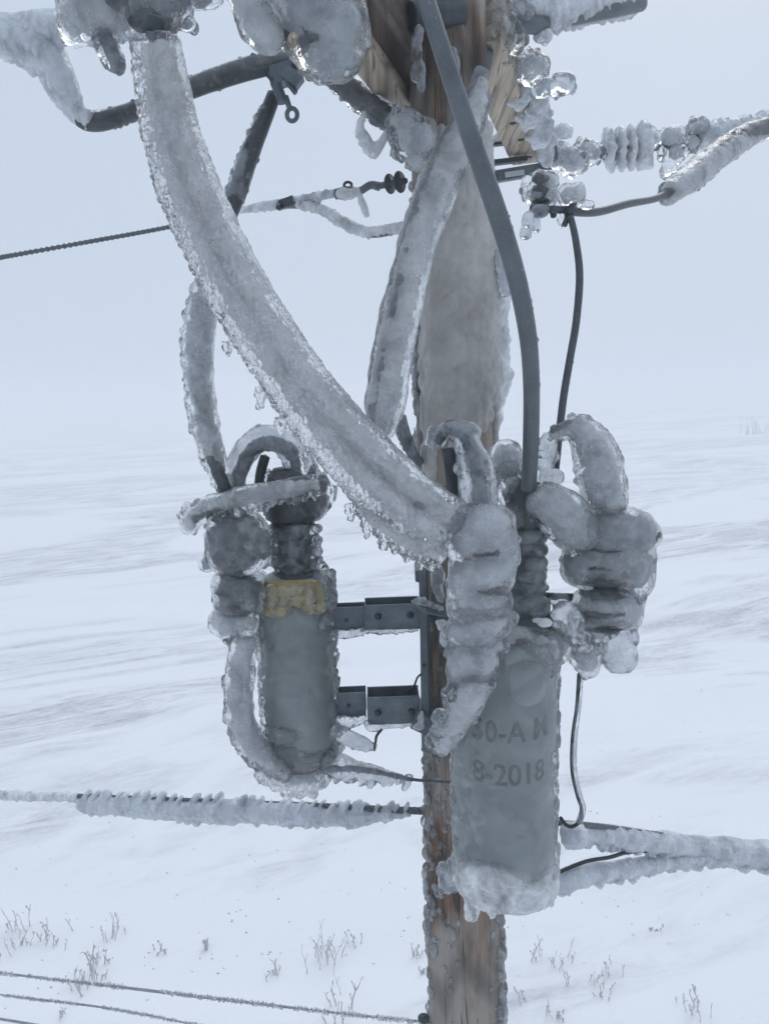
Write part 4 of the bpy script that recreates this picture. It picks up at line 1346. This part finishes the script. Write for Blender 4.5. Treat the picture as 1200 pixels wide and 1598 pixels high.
cable('smooth_cable', [(655, -30, 1.90, 14), (668, 10, 1.90, 14), (700, 110, 1.92, 14.5), (735, 215, 1.95, 15), (775, 330, 1.98, 15.5), (805, 430, 2.02, 15), (823, 520, 2.06, 14), (829, 600, 2.09, 13), (828, 690, 2.12, 12.5), (825, 765, 2.16, 12)], M_CABLE, 'smooth bare grey cable curving down in front of the pole, free of thick ice', 'power cable', n=120, seg=24, beads=130)
cable('thin_cable', [(890, 338, 2.6, 5), (898, 375, 2.58, 5.5), (904, 430, 2.55, 6), (899, 500, 2.5, 6), (889, 560, 2.45, 6), (879, 620, 2.4, 6), (872, 680, 2.34, 6), (866, 738, 2.28, 6)], M_CABLE_D, 'thin dark bare cable hanging right of the smooth grey cable', 'cable', n=80, beads=40)

# left lead down from the clamp (two visible stretches, one cable)
ld = cable('clamp_lead', [(428, 148, 2.62, 11), (408, 200, 2.6, 12), (388, 250, 2.58, 13), (368, 310, 2.55, 13), (335, 400, 2.5, 9), (316, 470, 2.46, 8), (310, 560, 2.42, 8), (318, 640, 2.40, 8), (332, 710, 2.40, 9), (352, 765, 2.42, 10)], M_CABLE_D, 'dark iced cable running from the eye bolt clamp down to the left arrester', 'power cable')
ice('ice_coating', ld, tubes=[[(418, 170, 2.62, 12), (400, 215, 2.6, 14), (382, 262, 2.58, 16), (366, 312, 2.55, 16)]], mat=ICE_CLEAR, nod=2.0, nodr=(3, 6), cob=.002, lump=.001, voxel=.0035)
ice('ice_coating', ld, tubes=[[(330, 440, 2.46, 22), (316, 490, 2.45, 26), (310, 560, 2.42, 25), (316, 630, 2.41, 23), (328, 690, 2.40, 20), (346, 745, 2.42, 14), (352, 765, 2.42, 10)]], mat=ICE, nod=1.8, nodr=(4, 7), cob=.004, wind=1.0)

# top-left grey conductor bend
tl = cable('bent_conductor', [(-40, 62, 2.35, 12), (40, 68, 2.36, 13), (84, 92, 2.36, 13), (106, 140, 2.37, 13), (124, 182, 2.37, 13), (150, 192, 2.38, 13), (195, 180, 2.4, 13), (260, 155, 2.45, 13), (330, 128, 2.5, 14), (400, 106, 2.54, 15), (455, 96, 2.57, 15), (500, 112, 2.58, 14), (545, 140, 2.58, 14), (600, 182, 2.58, 15), (650, 222, 2.56, 15)], M_CABLE_D, 'bent dark conductor from the left edge past the eye bolt clamp to the pole', 'conductor', n=110)
ice('ice_coating', tl, tubes=[[(-40, 52, 2.35, 30), (20, 62, 2.35, 30), (60, 80, 2.35, 30), (88, 108, 2.36, 27), (104, 145, 2.36, 22), (122, 178, 2.37, 16), (142, 190, 2.37, 14)], [(-10, 50, 2.35, 20), (40, 45, 2.35, 24), (100, 38, 2.33, 24)]], mat=ICE_RIME, nod=0.7, nodr=(5, 9), wind=0.8)
ice('ice_coating', tl, tubes=[[(140, 190, 2.38, 14), (195, 179, 2.4, 14), (260, 153, 2.45, 14), (330, 125, 2.5, 15), (400, 103, 2.54, 16), (458, 94, 2.57, 16)]], mat=ICE_DARK, nod=1.2, nodr=(3, 5), cob=.002, lump=.001, voxel=.0036)
ice('ice_coating', tl, tubes=[[(520, 122, 2.58, 17), (560, 148, 2.58, 19), (600, 178, 2.58, 20), (640, 205, 2.56, 24)]], mat=ICE_DARK, nod=1.5, nodr=(3, 6), cob=.003, voxel=.0036)
ice('ice_coating', tl, blobs=[(640, 212, 2.42, 30, 38, 26, 10), (660, 218, 2.42, 22, 34, 24), (628, 190, 2.44, 24, 22, 22), (650, 246, 2.42, 18, 22, 16)], mat=ICE, nod=1.2, nodr=(5, 10), cob=.005)
fn = ice('hanging_ice_piece', None, tubes=[[(572, 172, 2.57, 4), (562, 196, 2.55, 6), (570, 218, 2.54, 10), (582, 238, 2.53, 9), (592, 228, 2.53, 7), (608, 200, 2.55, 5)]], mat=ICE, nod=0.6, nodr=(3, 5), cob=.002, lump=.001, voxel=.003)
tagp(fn, 'small hook of clear ice hanging under the dark conductor left of the pole', 'ice piece')

# clamp with eye bolt
cl = empty('eye_bolt_clamp', tuple(Q(440, 130, 2.56)), 'small grey clamp with a ringed eye bolt below the bent conductor', 'clamp')
m_ = MB()
m_.add(*cyl_between(Q(424, 112, 2.54), Q(442, 160, 2.53), 9 * S(440, 130, 2.54), 6))
m_.add(*box_geo(Q(440, 118, 2.55), (0.035, 0, 0.008), (0, .03, 0), (0.0, 0, .028)))
m_.build('body', M_STEEL, cl, smooth=False, bevel=.003)
m_ = MB(); m_.add(*box_geo(Q(457, 122, 2.52), RN @ np.array([.024, -.018, 0]), (0, .02, 0), RN @ np.array([.012, .016, 0]))); m_.add(*cyl_between(Q(450, 130, 2.52), Q(462, 146, 2.52), .008)); m_.build('jaw', M_STEEL, cl, smooth=False, bevel=.002)
m_ = MB(); m_.add(*cyl_between(Q(446, 150, 2.53), Q(453, 172, 2.53), .009))
rows = np.array([[*Q(456 + 8 * math.cos(t), 179 + 10 * math.sin(t), 2.53), 3.6 * S(456, 179, 2.53)] for t in np.linspace(-1.9, -1.9 + 2 * math.pi, 26)])
m_.add(*tube_geo(rows, 10)); m_.build('eye_bolt', M_STEEL, cl)
m_ = MB(); m_.add(*cyl_between(Q(418, 118, 2.52), Q(424, 124, 2.50), .006)); m_.add(*cyl_between(Q(478, 112, 2.55), Q(484, 122, 2.53), .013, 6)); m_.add(*cyl_between(Q(500, 116, 2.55), Q(506, 128, 2.53), .013, 6)); m_.build('bolt', M_STEEL_D, cl)

# left strand with dead end insulator
ne = cable('strand_wire', [(-60, 413, 4.2, 4.4), (0, 402, 4.1, 4.4), (135, 378, 3.8, 4.2), (270, 353, 3.5, 4), (380, 326, 3.1, 4), (460, 312, 2.9, 4.5), (530, 299, 2.75, 4.5)], M_STRAND, 'twisted wire strand coming in from the left edge to the small dead end insulator', 'wire', strand=True, n=100)
ice('ice_coating', ne, tubes=[[(378, 328, 3.1, 4), (410, 322, 3.0, 7), (440, 318, 2.95, 8), (480, 310, 2.85, 7), (526, 301, 2.76, 6)]], mat=ICE_RIME, nod=1.6, nodr=(2, 4), cob=.002, lump=.001, voxel=.0034)
lo_ = cable('strand_tail', [(435, 320, 2.93, 5.5), (480, 321, 2.85, 6), (515, 336, 2.8, 6.5), (550, 356, 2.75, 7), (580, 364, 2.7, 7), (610, 360, 2.66, 7), (640, 352, 2.62, 7)], M_CABLE, 'sagging iced wire tail from the strand clamp to the side of the pole', 'wire')
ice('ice_coating', lo_, tubes=[[(465, 318, 2.87, 6), (500, 326, 2.82, 8), (548, 353, 2.75, 8.5), (580, 362, 2.7, 8.5), (632, 353, 2.63, 8.5)]], mat=ICE, nod=2.4, nodr=(2, 4), cob=.002, lump=.001, voxel=.0034)
m_ = MB(); m_.add(*box_geo(Q(446, 317, 2.9), (0.03, -.02, .004), (0, .012, 0), (0, 0, .016))); m_.add(*cyl_between(Q(436, 320, 2.9), Q(434, 324, 2.88), .009)); m_.add(*cyl_between(Q(460, 314, 2.9), Q(458, 322, 2.88), .009)); m_.build('strand_clamp', M_STEEL_D, ne, smooth=False)
de = empty('dead_end_insulator', tuple(Q(585, 292, 2.7)), 'small dark dead end clamp and two-disc insulator at the left side of the pole', 'insulator')
m_ = MB(); a = Q(588, 291, 2.7); b = Q(634, 282, 2.62)
L_ = np.linalg.norm(b - a); s_ = S(600, 290, 2.68)
m_.add(*lathe_geo(a, [(5 * s_, 0), (5 * s_, L_ * .4), (6 * s_, L_ * .42), (15 * s_, L_ * .455), (14 * s_, L_ * .47), (5 * s_, L_ * .52), (5 * s_, L_ * .72), (16 * s_, L_ * .785), (15 * s_, L_ * .80), (5 * s_, L_ * .85), (4 * s_, L_)], 30, b - a))
m_.build('disc', M_POLY, de)
cable('clamp', [(524, 303, 2.75, 8), (545, 300, 2.73, 9), (562, 298, 2.72, 6), (578, 289, 2.71, 6), (592, 291, 2.70, 7)], M_STEEL, parent=de)
m_ = MB(); m_.add(*tube_geo(np.array([[*Q(543 + 6 * math.cos(t), 289 + 5 * math.sin(t), 2.73), 0.005] for t in np.linspace(0, 6.2, 14)]), 8)); m_.build('pin', M_STEEL_D, de)
ice('ice_coating', de, blobs=[(540, 303, 2.72, 16, 8), (556, 300, 2.72, 10, 7)], tubes=[[(562, 306, 2.72, 4), (568, 322, 2.72, 6), (573, 338, 2.72, 5)]], mat=ICE, nod=0.8, nodr=(2, 4), cob=.002, lump=.001, voxel=.003)

# ================================================================== TOP LEFT ICE-BURIED CUTOUTS
YC = 2.18
cu = empty('fuse_cutout', tuple(Q(190, 30, YC)), 'ice-buried cutout cut off by the top edge above the start of the thickest cable', 'fuse cutout', 'fuse cutouts buried in ice')
m_ = MB(); m_.add(*cyl_between(Q(130, 10, YC), Q(255, 5, YC), .04)); m_.add(*cyl_between(Q(240, 48, YC - .02), Q(238, -60, YC - .02), .045)); m_.build('body', M_RUBBER, cu)
ice('ice_coating', cu, blobs=[(150, 18, YC, 54, 46, 46), (120, 30, YC, 28, 38, 30), (180, 30, YC, 30, 30), (200, 8, YC, 30, 40)], mat=ICE, nod=0.5, nodr=(5, 9), cob=.004, lump=.008)
ice('ice_coating', cu, blobs=[(245, 5, YC - .03, 40, 44, 38), (222, 10, YC - .03, 22, 36), (280, 2, YC, 22, 28), (290, 36, YC, 15, 10), (270, 38, YC, 12, 9), (310, -6, YC, 40, 14)], mat=ice_material('grey core ice', 0.7, tint=(0.42, 0.44, 0.47), rough=.07, clear=(.86, .9, .93)), nod=0.7, nodr=(5, 9), cob=.004)
ice('ice_coating', cu, tubes=[[(155, 50, YC, 18), (170, 75, YC, 19), (182, 100, YC, 16), (190, 116, YC, 8)]], mat=ICE_CLEAR, nod=0.7, nodr=(4, 8), cob=.003)
m_ = MB(); m_.add(*cyl_between(Q(160, 50, YC), Q(184, 104, YC), .014)); m_.build('pin', M_STEEL, cu)
YC = 1.98
cu2 = empty('fuse_cutout', tuple(Q(500, 60, YC)), 'biggest bulb of ice with a cutout inside, at the top edge left of the pole', 'fuse cutout', 'fuse cutouts buried in ice')
m_ = MB(); m_.add(*cyl_between(Q(470, -80, YC), Q(505, 70, YC), .05)); m_.add(*cyl_between(Q(455, 40, YC), Q(462, 80, YC + .1), .02)); m_.build('body', M_POLY, cu2)
ice('ice_coating', cu2, blobs=[(492, 10, YC, 78, 70, 64), (510, 45, YC, 68, 60, 58), (515, 85, YC, 52, 34, 42), (520, 108, YC, 34, 18, 26), (450, 0, YC, 60, 60, 50)], mat=ice_material('bulb ice', 0.8, tint=(0.66, 0.69, 0.72), rough=.12, nscale=8), nod=0.35, nodr=(5, 10), cob=.003, lump=.008, wind=1.3)
ice('ice_coating', cu2, tubes=[[(375, -30, YC - .05, 28), (392, 15, YC - .05, 30), (412, 50, YC - .05, 30), (430, 72, YC - .05, 20)]], mat=ICE_MILK, nod=0.3, nodr=(5, 9), cob=.002)
m_ = MB(); m_.add(*cyl_between(Q(452, 60, YC - .09), Q(462, 66, YC - .09), .016)); m_.build('link', M_ARM, cu2)

# ================================================================== TOP RIGHT CLUTTER
YU = 2.75
tc_ = empty('switch_assembly', tuple(Q(770, 60, YU)), 'jumble of iced hardware at the top edge just right of the pole', 'hardware')
m_ = MB(); m_.add(*cyl_between(Q(640, 25, 2.42), Q(720, 22, 2.5), .04)); m_.add(*cyl_between(Q(728, 88, YU - .1), Q(766, 95, YU - .1), .034)); m_.add(*cyl_between(Q(780, 70, YU), Q(785, 20, YU), .03)); m_.build('body', M_STEEL_D, tc_)
m_ = MB(); m_.add(*cyl_between(Q(730, 92, YU - .12), Q(764, 98, YU - .12), .036, 8)); m_.build('pipe', M_STEEL, tc_)
ice('ice_coating', tc_, blobs=[(735, 35, YU - .1, 30, 32), (768, 40, YU - .1, 34, 34), (790, 60, YU, 30, 26), (745, 70, YU - .1, 24, 20), (800, 20, YU, 30, 22), (715, 5, YU - .15, 40, 18), (785, 10, YU, 40, 26)], mat=ICE, nod=1.6, nodr=(5, 10), cob=.006)
ice('ice_coating', tc_, blobs=[(806, 104, YU + .2, 16, 22), (828, 106, YU + .2, 22, 26), (842, 102, YU + .2, 15, 16)], mat=ICE, nod=0.9, nodr=(4, 9), cob=.005)
kb = ice('bolt_knob', None, tubes=[[(832, 140, YU + .3, 16), (858, 134, YU + .3, 13), (875, 131, YU + .3, 14)]], blobs=[(877, 131, YU + .3, 20, 18, 14)], mat=ICE_CLEAR, nod=0.5, nodr=(4, 7), cob=.002)
tagp(kb, 'round knob of ice on a bolt end sticking out right of the crossarm', 'iced bolt')
kb = ice('bolt_knob', None, tubes=[[(850, 210, 3.7, 9), (875, 204, 3.7, 9)]], blobs=[(883, 205, 3.7, 13, 11)], mat=ICE, nod=1.5, nodr=(3, 6), cob=.003)
tagp(kb, 'smaller iced bolt end above the string insulator near the crossarm end', 'iced bolt')
ice('ice_coating', xarm, blobs=[(810, 135, 3.1, 16, 28), (824, 165, 3.25, 16, 30), (838, 150, 3.2, 15, 28), (844, 190, 3.5, 14, 36), (850, 225, 3.7, 13, 28), (834, 200, 3.5, 9, 26)], mat=ICE_RIME, nod=1.4, nodr=(5, 10), cob=.006)
al = cable('outgoing_conductor', [(775, 38, 2.7, 13), (815, 38, 2.75, 13), (845, 38, 2.8, 13), (900, 26, 2.9, 12), (960, 14, 3.0, 12), (1000, 6, 3.1, 11)], M_CABLE, 'iced conductor stub pointing right from the top right hardware', 'conductor')
ice('ice_coating', al, tubes=[[(850, 22, 2.8, 26), (890, 14, 2.9, 26), (940, 6, 3.0, 24), (985, 2, 3.1, 20), (1000, 4, 3.1, 14)], [(790, 8, 2.75, 20), (850, 8, 2.8, 16)]], blobs=[(848, 56, 2.8, 14, 8)], mat=ICE_RIME, nod=1.2, nodr=(4, 9))
hi_ = ice('hanging_ice_piece', None, blobs=[(653, 55, 2.38, 9, 16), (650, 82, 2.38, 12, 20), (652, 108, 2.38, 12, 18), (656, 126, 2.38, 7, 8), (658, 137, 2.38, 6, 7)], mat=ICE_CLEAR, nod=0.6, nodr=(3, 6), cob=.003, voxel=.0034)
tagp(hi_, 'stack of clear ice lumps hanging on the pole left of the smooth grey cable', 'ice piece')
hi_ = ice('hanging_ice_piece', None, blobs=[(706, 85, 2.38, 8, 12), (711, 100, 2.38, 7, 12)], tubes=[[(706, 75, 2.38, 4), (711, 108, 2.38, 5)]], mat=ICE_CLEAR, nod=0.6, nodr=(3, 5), cob=.002, voxel=.0034)
tagp(hi_, 'small clear ice lumps just right of the smooth grey cable near the pole top', 'ice piece')
hi_ = ice('hanging_ice_piece', None, tubes=[[(774, 392, 2.5, 4), (780, 420, 2.5, 9), (788, 448, 2.5, 9), (792, 458, 2.5, 5)]], mat=ICE_CLEAR, nod=0.4, nodr=(3, 5), cob=.002, voxel=.0034)
tagp(hi_, 'slim icicle between the iced pole and the smooth grey cable', 'icicle')

# ================================================================== RIGHT STEEL FRAME + STRING INSULATOR
YS = 3.75
sf = empty('steel_frame', tuple(Q(800, 270, YS)), 'open steel frame with a white sticker at the end of the crossarm', 'steel frame')
def bar_px(p, q, Y0, Y1, w_, name, parent, mat=M_STEEL, d=0.02):
    a, b = Q(p[0], p[1], Y0), Q(q[0], q[1], Y1)
    u_ = (b - a) / 2; n_ = np.cross(u_, [0, 1, 0]); n_ /= np.linalg.norm(n_)
    m_ = MB(); m_.add(*box_geo((a + b) / 2, u_, (0, d, 0), n_ * w_ / 2 * S(p[0], p[1], Y0)))
    return m_.build(name, mat, parent, smooth=False, bevel=.003)
fb = bar_px((762, 278), (858, 262), YS - .05, YS, 17, 'lower_bar', sf)
bar_px((788, 273), (818, 268.5), YS - .075, YS - .075, 8, 'sticker', fb, M_STICKER, d=.001)
bar_px((757, 222), (765, 280), YS - .07, YS - .07, 7, 'upright', sf, M_STEEL_D)
bar_px((762, 255), (822, 248), YS, YS, 7, 'rod', sf, M_STEEL_D)
bar_px((755, 228), (815, 220), YS, YS, 4, 'rod', sf, M_STEEL_D)
ice('ice_coating', sf, tubes=[[(752, 224, YS, 5), (780, 217, YS, 8), (808, 212, YS, 9)]], mat=ICE, nod=2, nodr=(3, 5), cob=.002, voxel=.005)
bar_px((862, 205), (864, 250), YS, YS, 10, 'plate', sf)

si = empty('string_insulator', tuple(Q(960, 235, 3.9)), 'chain of iced insulator discs stretching right from the steel frame', 'insulator')
m_ = MB()
a, b = Q(862, 248, 3.8), Q(1100, 222, 4.2)
m_.add(*cyl_between(a, b, 5 * S(950, 235, 3.9)))
m_.build('rod', M_STEEL_D, si)
for (x, r) in ((949, 30), (966, 31), (983, 31), (1003, 34)):
    c = Q(x, 236 - (x - 949) * .10, 3.95); s_ = S(x, 235, 3.95)
    m_ = MB(); m_.add(*lathe_geo(c, [(6 * s_, -5 * s_), (r * .5 * s_, -2 * s_), (r * .54 * s_, 0), (r * .4 * s_, 2 * s_), (6 * s_, 5 * s_)], 30, b - a)); dsk = m_.build('disc', M_POLY, si)
    ice('ice_coating', dsk, blobs=[(x, 230 - (x - 949) * .10, 3.95, 6.5 if x < 1000 else 13, r * .95, r * .85, 8), (x + 3, 256 - (x - 949) * .08, 3.95, 5.5 if x < 1000 else 14, 13, 10, 8)], mat=ICE, nod=0.8, nodr=(3, 5), cob=.003, voxel=.005, lump=.003)
ice('ice_coating', si, blobs=[(870, 245, 3.8, 22, 18), (893, 252, 3.8, 22, 20), (885, 240, 3.8, 14, 12), (915, 236, 3.85, 20, 18), (928, 240, 3.85, 12, 12)], mat=ICE, nod=1.0, nodr=(4, 8), cob=.004, voxel=.005)
ice('ice_coating', si, blobs=[(1020, 216, 4.0, 10, 12), (1048, 214, 4.05, 22, 16), (1052, 238, 4.05, 16, 20, 12, -15), (1042, 262, 4.05, 9, 14), (1033, 238, 4.02, 6, 8), (1088, 200, 4.1, 18, 14), (1080, 222, 4.1, 12, 14), (1066, 228, 4.1, 9, 16)], mat=ICE, nod=1.0, nodr=(4, 7), cob=.004, voxel=.005)

co_ = cable('outgoing_conductor', [(1080, 218, 4.15, 10), (1120, 208, 4.2, 11), (1160, 200, 4.3, 11), (1215, 185, 4.5, 11), (1300, 160, 4.8, 11)], M_CORE, 'iced line conductor leaving at the right edge beyond the string insulator', 'conductor')
ice('ice_coating', co_, tubes=[[(1085, 212, 4.15, 17), (1120, 206, 4.2, 17), (1160, 200, 4.3, 15), (1210, 192, 4.5, 16), (1300, 170, 4.8, 16)]], mat=ICE_RIME, nod=1.2, nodr=(4, 7), voxel=.006, feather=(12, 8, 0, -1, 0.6))
lpj = cable('line_jumper', [(862, 326, 2.62, 5.5), (900, 331, 2.66, 6.5), (935, 330, 2.75, 6.5), (980, 318, 2.9, 6), (1025, 309, 3.1, 5.5), (1060, 290, 3.3, 9), (1100, 258, 3.5, 10), (1140, 222, 3.7, 10), (1190, 200, 3.9, 10), (1260, 180, 4.1, 10)], M_CABLE_D, 'dark jumper looping from the post insulator up to the line, icy at its far end', 'jumper cable', n=100, beads=30)
ice('ice_coating', lpj, tubes=[[(1040, 302, 3.2, 17), (1068, 284, 3.3, 21), (1100, 258, 3.5, 22), (1140, 228, 3.7, 20), (1180, 206, 3.9, 17), (1230, 190, 4.0, 15)]], blobs=[(1045, 308, 3.2, 15, 12)], mat=ICE, nod=0.25, nodr=(3, 6), voxel=.005, cob=.003)
# small iced bushing under the frame
sb = empty('post_insulator', tuple(Q(845, 330, 3.0)), 'squat iced post insulator under the steel frame, right of the pole', 'insulator')
shed_stack(843, 272, 322, 2.7, 15, 3, sb)
ice('ice_coating', sb, blobs=[(850, 285, 2.7, 23, 17), (838, 302, 2.7, 22, 16), (856, 305, 2.7, 18, 16), (822, 290, 2.7, 8, 14)], mat=ICE, nod=1.2, nodr=(3, 6), cob=.004)
m_ = MB(); m_.add(*cyl_between(Q(826, 326, 2.68), Q(900, 328, 2.66), .012)); m_.add(*cyl_between(Q(862, 330, 2.66), Q(864, 338, 2.65), .011, 6)); m_.build('terminal', M_STEEL_D, sb)
ice('ice_coating', sb, blobs=[(842, 330, 2.64, 13, 9), (824, 345, 2.64, 9, 14), (820, 364, 2.64, 9, 9), (838, 352, 2.64, 8, 11)], mat=ICE_CLEAR, nod=0.2, nodr=(3, 5), cob=.002, voxel=.0036)
hc = ice('hot_line_clamp', None, blobs=[(886, 305, 2.64, 15, 18), (900, 302, 2.64, 13, 16), (915, 320, 2.66, 12, 8), (884, 328, 2.64, 10, 9), (876, 345, 2.62, 5, 12)], mat=ICE, nod=0.6, nodr=(3, 6), cob=.003, voxel=.0036)
tagp(hc, 'ice-clogged clamp on the dark jumper, where the thin dark cable hangs', 'clamp')
m_ = MB(); m_.add(*cyl_between(Q(893, 318, 2.63), Q(880, 352, 2.61), .010)); m_.add(*box_geo(Q(888, 330, 2.62), (.012, 0, 0), (0, .012, 0), (0, 0, .016))); m_.build('screw', M_STEEL_D, hc)

# ================================================================== LOWER WIRES
wl = cable('ground_wire', [(904, 1050, 2.2, 2.6), (900, 1100, 2.2, 2.6), (893, 1150, 2.2, 2.6), (892, 1200, 2.2, 2.6), (900, 1240, 2.2, 2.6), (907, 1262, 2.2, 2.6), (905, 1280, 2.2, 2.6), (895, 1289, 2.2, 3), (884, 1288, 2.2, 3), (874, 1276, 2.2, 3)], M_BLACK, 'thin black wire in a sleeve of clear ice below the right arrester', 'wire')
ice('ice_coating', wl, tubes=[[(905, 1052, 2.2, 5), (902, 1100, 2.2, 5), (896, 1150, 2.2, 5), (895, 1200, 2.2, 5), (903, 1240, 2.2, 5), (909, 1262, 2.2, 5), (903, 1284, 2.2, 5)]], mat=ICE_CLEAR, nod=0, cob=.0004, lump=.0003, voxel=.0022)
M_R2 = ice_material('cable rime', 0.80, tint=(0.66, 0.69, 0.73), rough=0.3, bump=0.6, nscale=12)
n1 = cable('neutral_wire', [(868, 1284, 2.35, 5), (930, 1289, 2.45, 5), (1010, 1300, 2.6, 5), (1100, 1312, 2.8, 5), (1215, 1322, 3.0, 5), (1300, 1330, 3.2, 5)], M_CABLE, 'upper of two heavily iced wires running from the larger tank to the right edge', 'wire', strand=True)
ice('ice_coating', n1, tubes=[[(905, 1300, 2.42, 13), (950, 1304, 2.5, 16), (1010, 1312, 2.6, 17), (1080, 1322, 2.75, 18), (1140, 1328, 2.85, 19), (1215, 1334, 3.0, 20), (1290, 1340, 3.2, 20)]], blobs=[(896, 1303, 2.3, 20, 20)], mat=M_R2, nod=0.6, nodr=(4, 7), feather=(9, 9, -0.2, 1, -0.4), voxel=.0046)
n2_ = cable('neutral_wire', [(860, 1366, 2.35, 3), (912, 1345, 2.4, 3), (950, 1338, 2.46, 3), (988, 1329, 2.55, 3), (1060, 1328, 2.7, 3), (1150, 1330, 2.9, 3)], M_BLACK, 'lower of two heavily iced wires right of the larger tank, thin black wire showing', 'wire')
ice('ice_coating', n2_, tubes=[[(850, 1382, 2.35, 14), (900, 1368, 2.4, 17), (950, 1358, 2.5, 14), (1010, 1350, 2.6, 14), (1070, 1342, 2.7, 12), (1130, 1338, 2.8, 10)]], mat=M_R2, nod=0.6, nodr=(4, 7), feather=(10, 7, -0.2, 1, -0.4), voxel=.0046)
n3_ = cable('neutral_wire', [(-60, 1236, 3.6, 5), (0, 1239, 3.4, 5), (125, 1243, 3.1, 5), (300, 1250, 2.9, 5), (480, 1257, 2.75, 5), (600, 1263, 2.65, 5.5), (668, 1266, 2.6, 6)], M_STRAND, 'twisted wire left of the pole with a long thick comb of ice beneath it', 'wire', strand=True, n=140)
ice('ice_coating', n3_, tubes=[[(128, 1254, 3.1, 12), (200, 1258, 3.0, 16), (300, 1264, 2.9, 17), (400, 1268, 2.8, 17), (480, 1271, 2.75, 17), (540, 1275, 2.7, 15), (600, 1272, 2.66, 9), (640, 1268, 2.62, 6)]], mat=M_R2, nod=0.5, nodr=(4, 7), feather=(11, 11, -0.35, -1, 0.7), voxel=.0048)
ice('ice_coating', n3_, tubes=[[(-50, 1238, 3.6, 6), (0, 1240, 3.4, 6.5), (60, 1242, 3.2, 6.5), (122, 1244, 3.1, 6)]], mat=ICE, nod=1.6, nodr=(2, 4), cob=.002, lump=.001, voxel=.0046)
k_ = ice('ice_lump', None, blobs=[(704, 1368, 2.3, 20, 24), (697, 1380, 2.3, 14, 14), (692, 1352, 2.3, 8, 7)], mat=ICE_MILK, nod=0.4, nodr=(4, 7), cob=.002)
tagp(k_, 'ball of milky ice stuck to the pole at the lower left of the larger tank', 'ice lump')

# low wires at the lower left, the upper one ending on a knob at the pole
f1 = cable('fence_wire', [(-60, 1508, 6.5, 2.1), (0, 1518, 6.2, 2.1), (160, 1537, 5.4, 2.2), (350, 1560, 4.2, 2.4), (520, 1580, 3.2, 2.4), (655, 1594, 2.55, 2.4)], M_WIRE, 'frosted low wire crossing the lower left and ending at the knob beside the pole', 'wire', strand=True, n=120)
f2 = cable('fence_wire', [(-60, 1538, 6.5, 1.7), (0, 1552, 6.2, 1.7), (160, 1572, 5.6, 1.8), (300, 1598, 5.0, 1.8), (420, 1622, 4.6, 1.8)], M_WIRE, 'second frosted low wire in the lower left corner, below the one reaching the pole', 'wire', strand=True, n=90)
f3 = cable('fence_wire', [(-60, 1582, 6.0, 2.2), (0, 1590, 5.8, 2.2), (60, 1600, 5.6, 2.2), (140, 1614, 5.3, 2.2)], M_WIRE, 'lowest frosted wire, just clipping the lower left corner', 'wire', strand=True, n=60)
rng = random.Random(77)
for wv_, pts in ((f1, [(-60, 1508, 6.5, 3.0), (0, 1518, 6.2, 3.0), (160, 1537, 5.4, 3.2), (350, 1560, 4.2, 3.4), (520, 1580, 3.2, 3.4), (650, 1594, 2.55, 3.4)]), (f2, [(-60, 1538, 6.5, 2.4), (0, 1552, 6.2, 2.4), (160, 1572, 5.6, 2.6), (300, 1598, 5.0, 2.6), (420, 1622, 4.6, 2.6)])):
    rows = spline(W(pts), 700)
    m_ = MB()
    for i in range(0, len(rows)):
        if vnoise(np.array([[i * 0.05, 0, 0]]), 3)[0] < -0.3: continue
        for _ in range(2):
            r = rows[i, 3] * rng.uniform(.2, .6); d = np.array([rng.gauss(0, 1) for _ in range(3)]); d /= np.linalg.norm(d)
            m_.add(ICO1[0] * r + rows[i, :3] + d * rows[i, 3], ICO1[1])
    m_.build('rime', ICE_RIME, wv_)
kn = empty('wire_knob', tuple(Q(660, 1596, 2.5)), 'dark capped knob insulator on the left side of the pole at the lower edge', 'insulator')
m_ = MB(); c = Q(661, 1592, 2.5); s_ = S(661, 1592, 2.5)
m_.add(*lathe_geo(c - np.array([0, 0, .03]), [(7 * s_, 0), (8 * s_, .012), (6 * s_, .02), (9 * s_, .028), (9 * s_, .042), (5 * s_, .05)], 20)); m_.build('cap', M_RUBBER, kn)
ice('ice_coating', kn, blobs=[(660, 1598, 2.49, 9, 6)], mat=ICE, nod=0, cob=.001, lump=.001, voxel=.003)

# ---HAZE---
m, t, N, L = link_nodes('winter fog')
out = N.new('ShaderNodeOutputMaterial')
pv = N.new('ShaderNodeVolumePrincipled')
pv.inputs['Color'].default_value = (0.985, 0.99, 1.0, 1)
pv.inputs['Density'].default_value = 0.009
pv.inputs['Anisotropy'].default_value = 0.0
L.new(pv.outputs[0], out.inputs['Volume'])
m_ = MB(); m_.add(*box_geo((0, 430, 7.5), (498, 0, 0), (0, 458, 0), (0, 0, 9.5)))
hz_ = m_.build('haze', m, smooth=False, origin=(0, 430, 7.5))
hz_['kind'] = 'stuff'
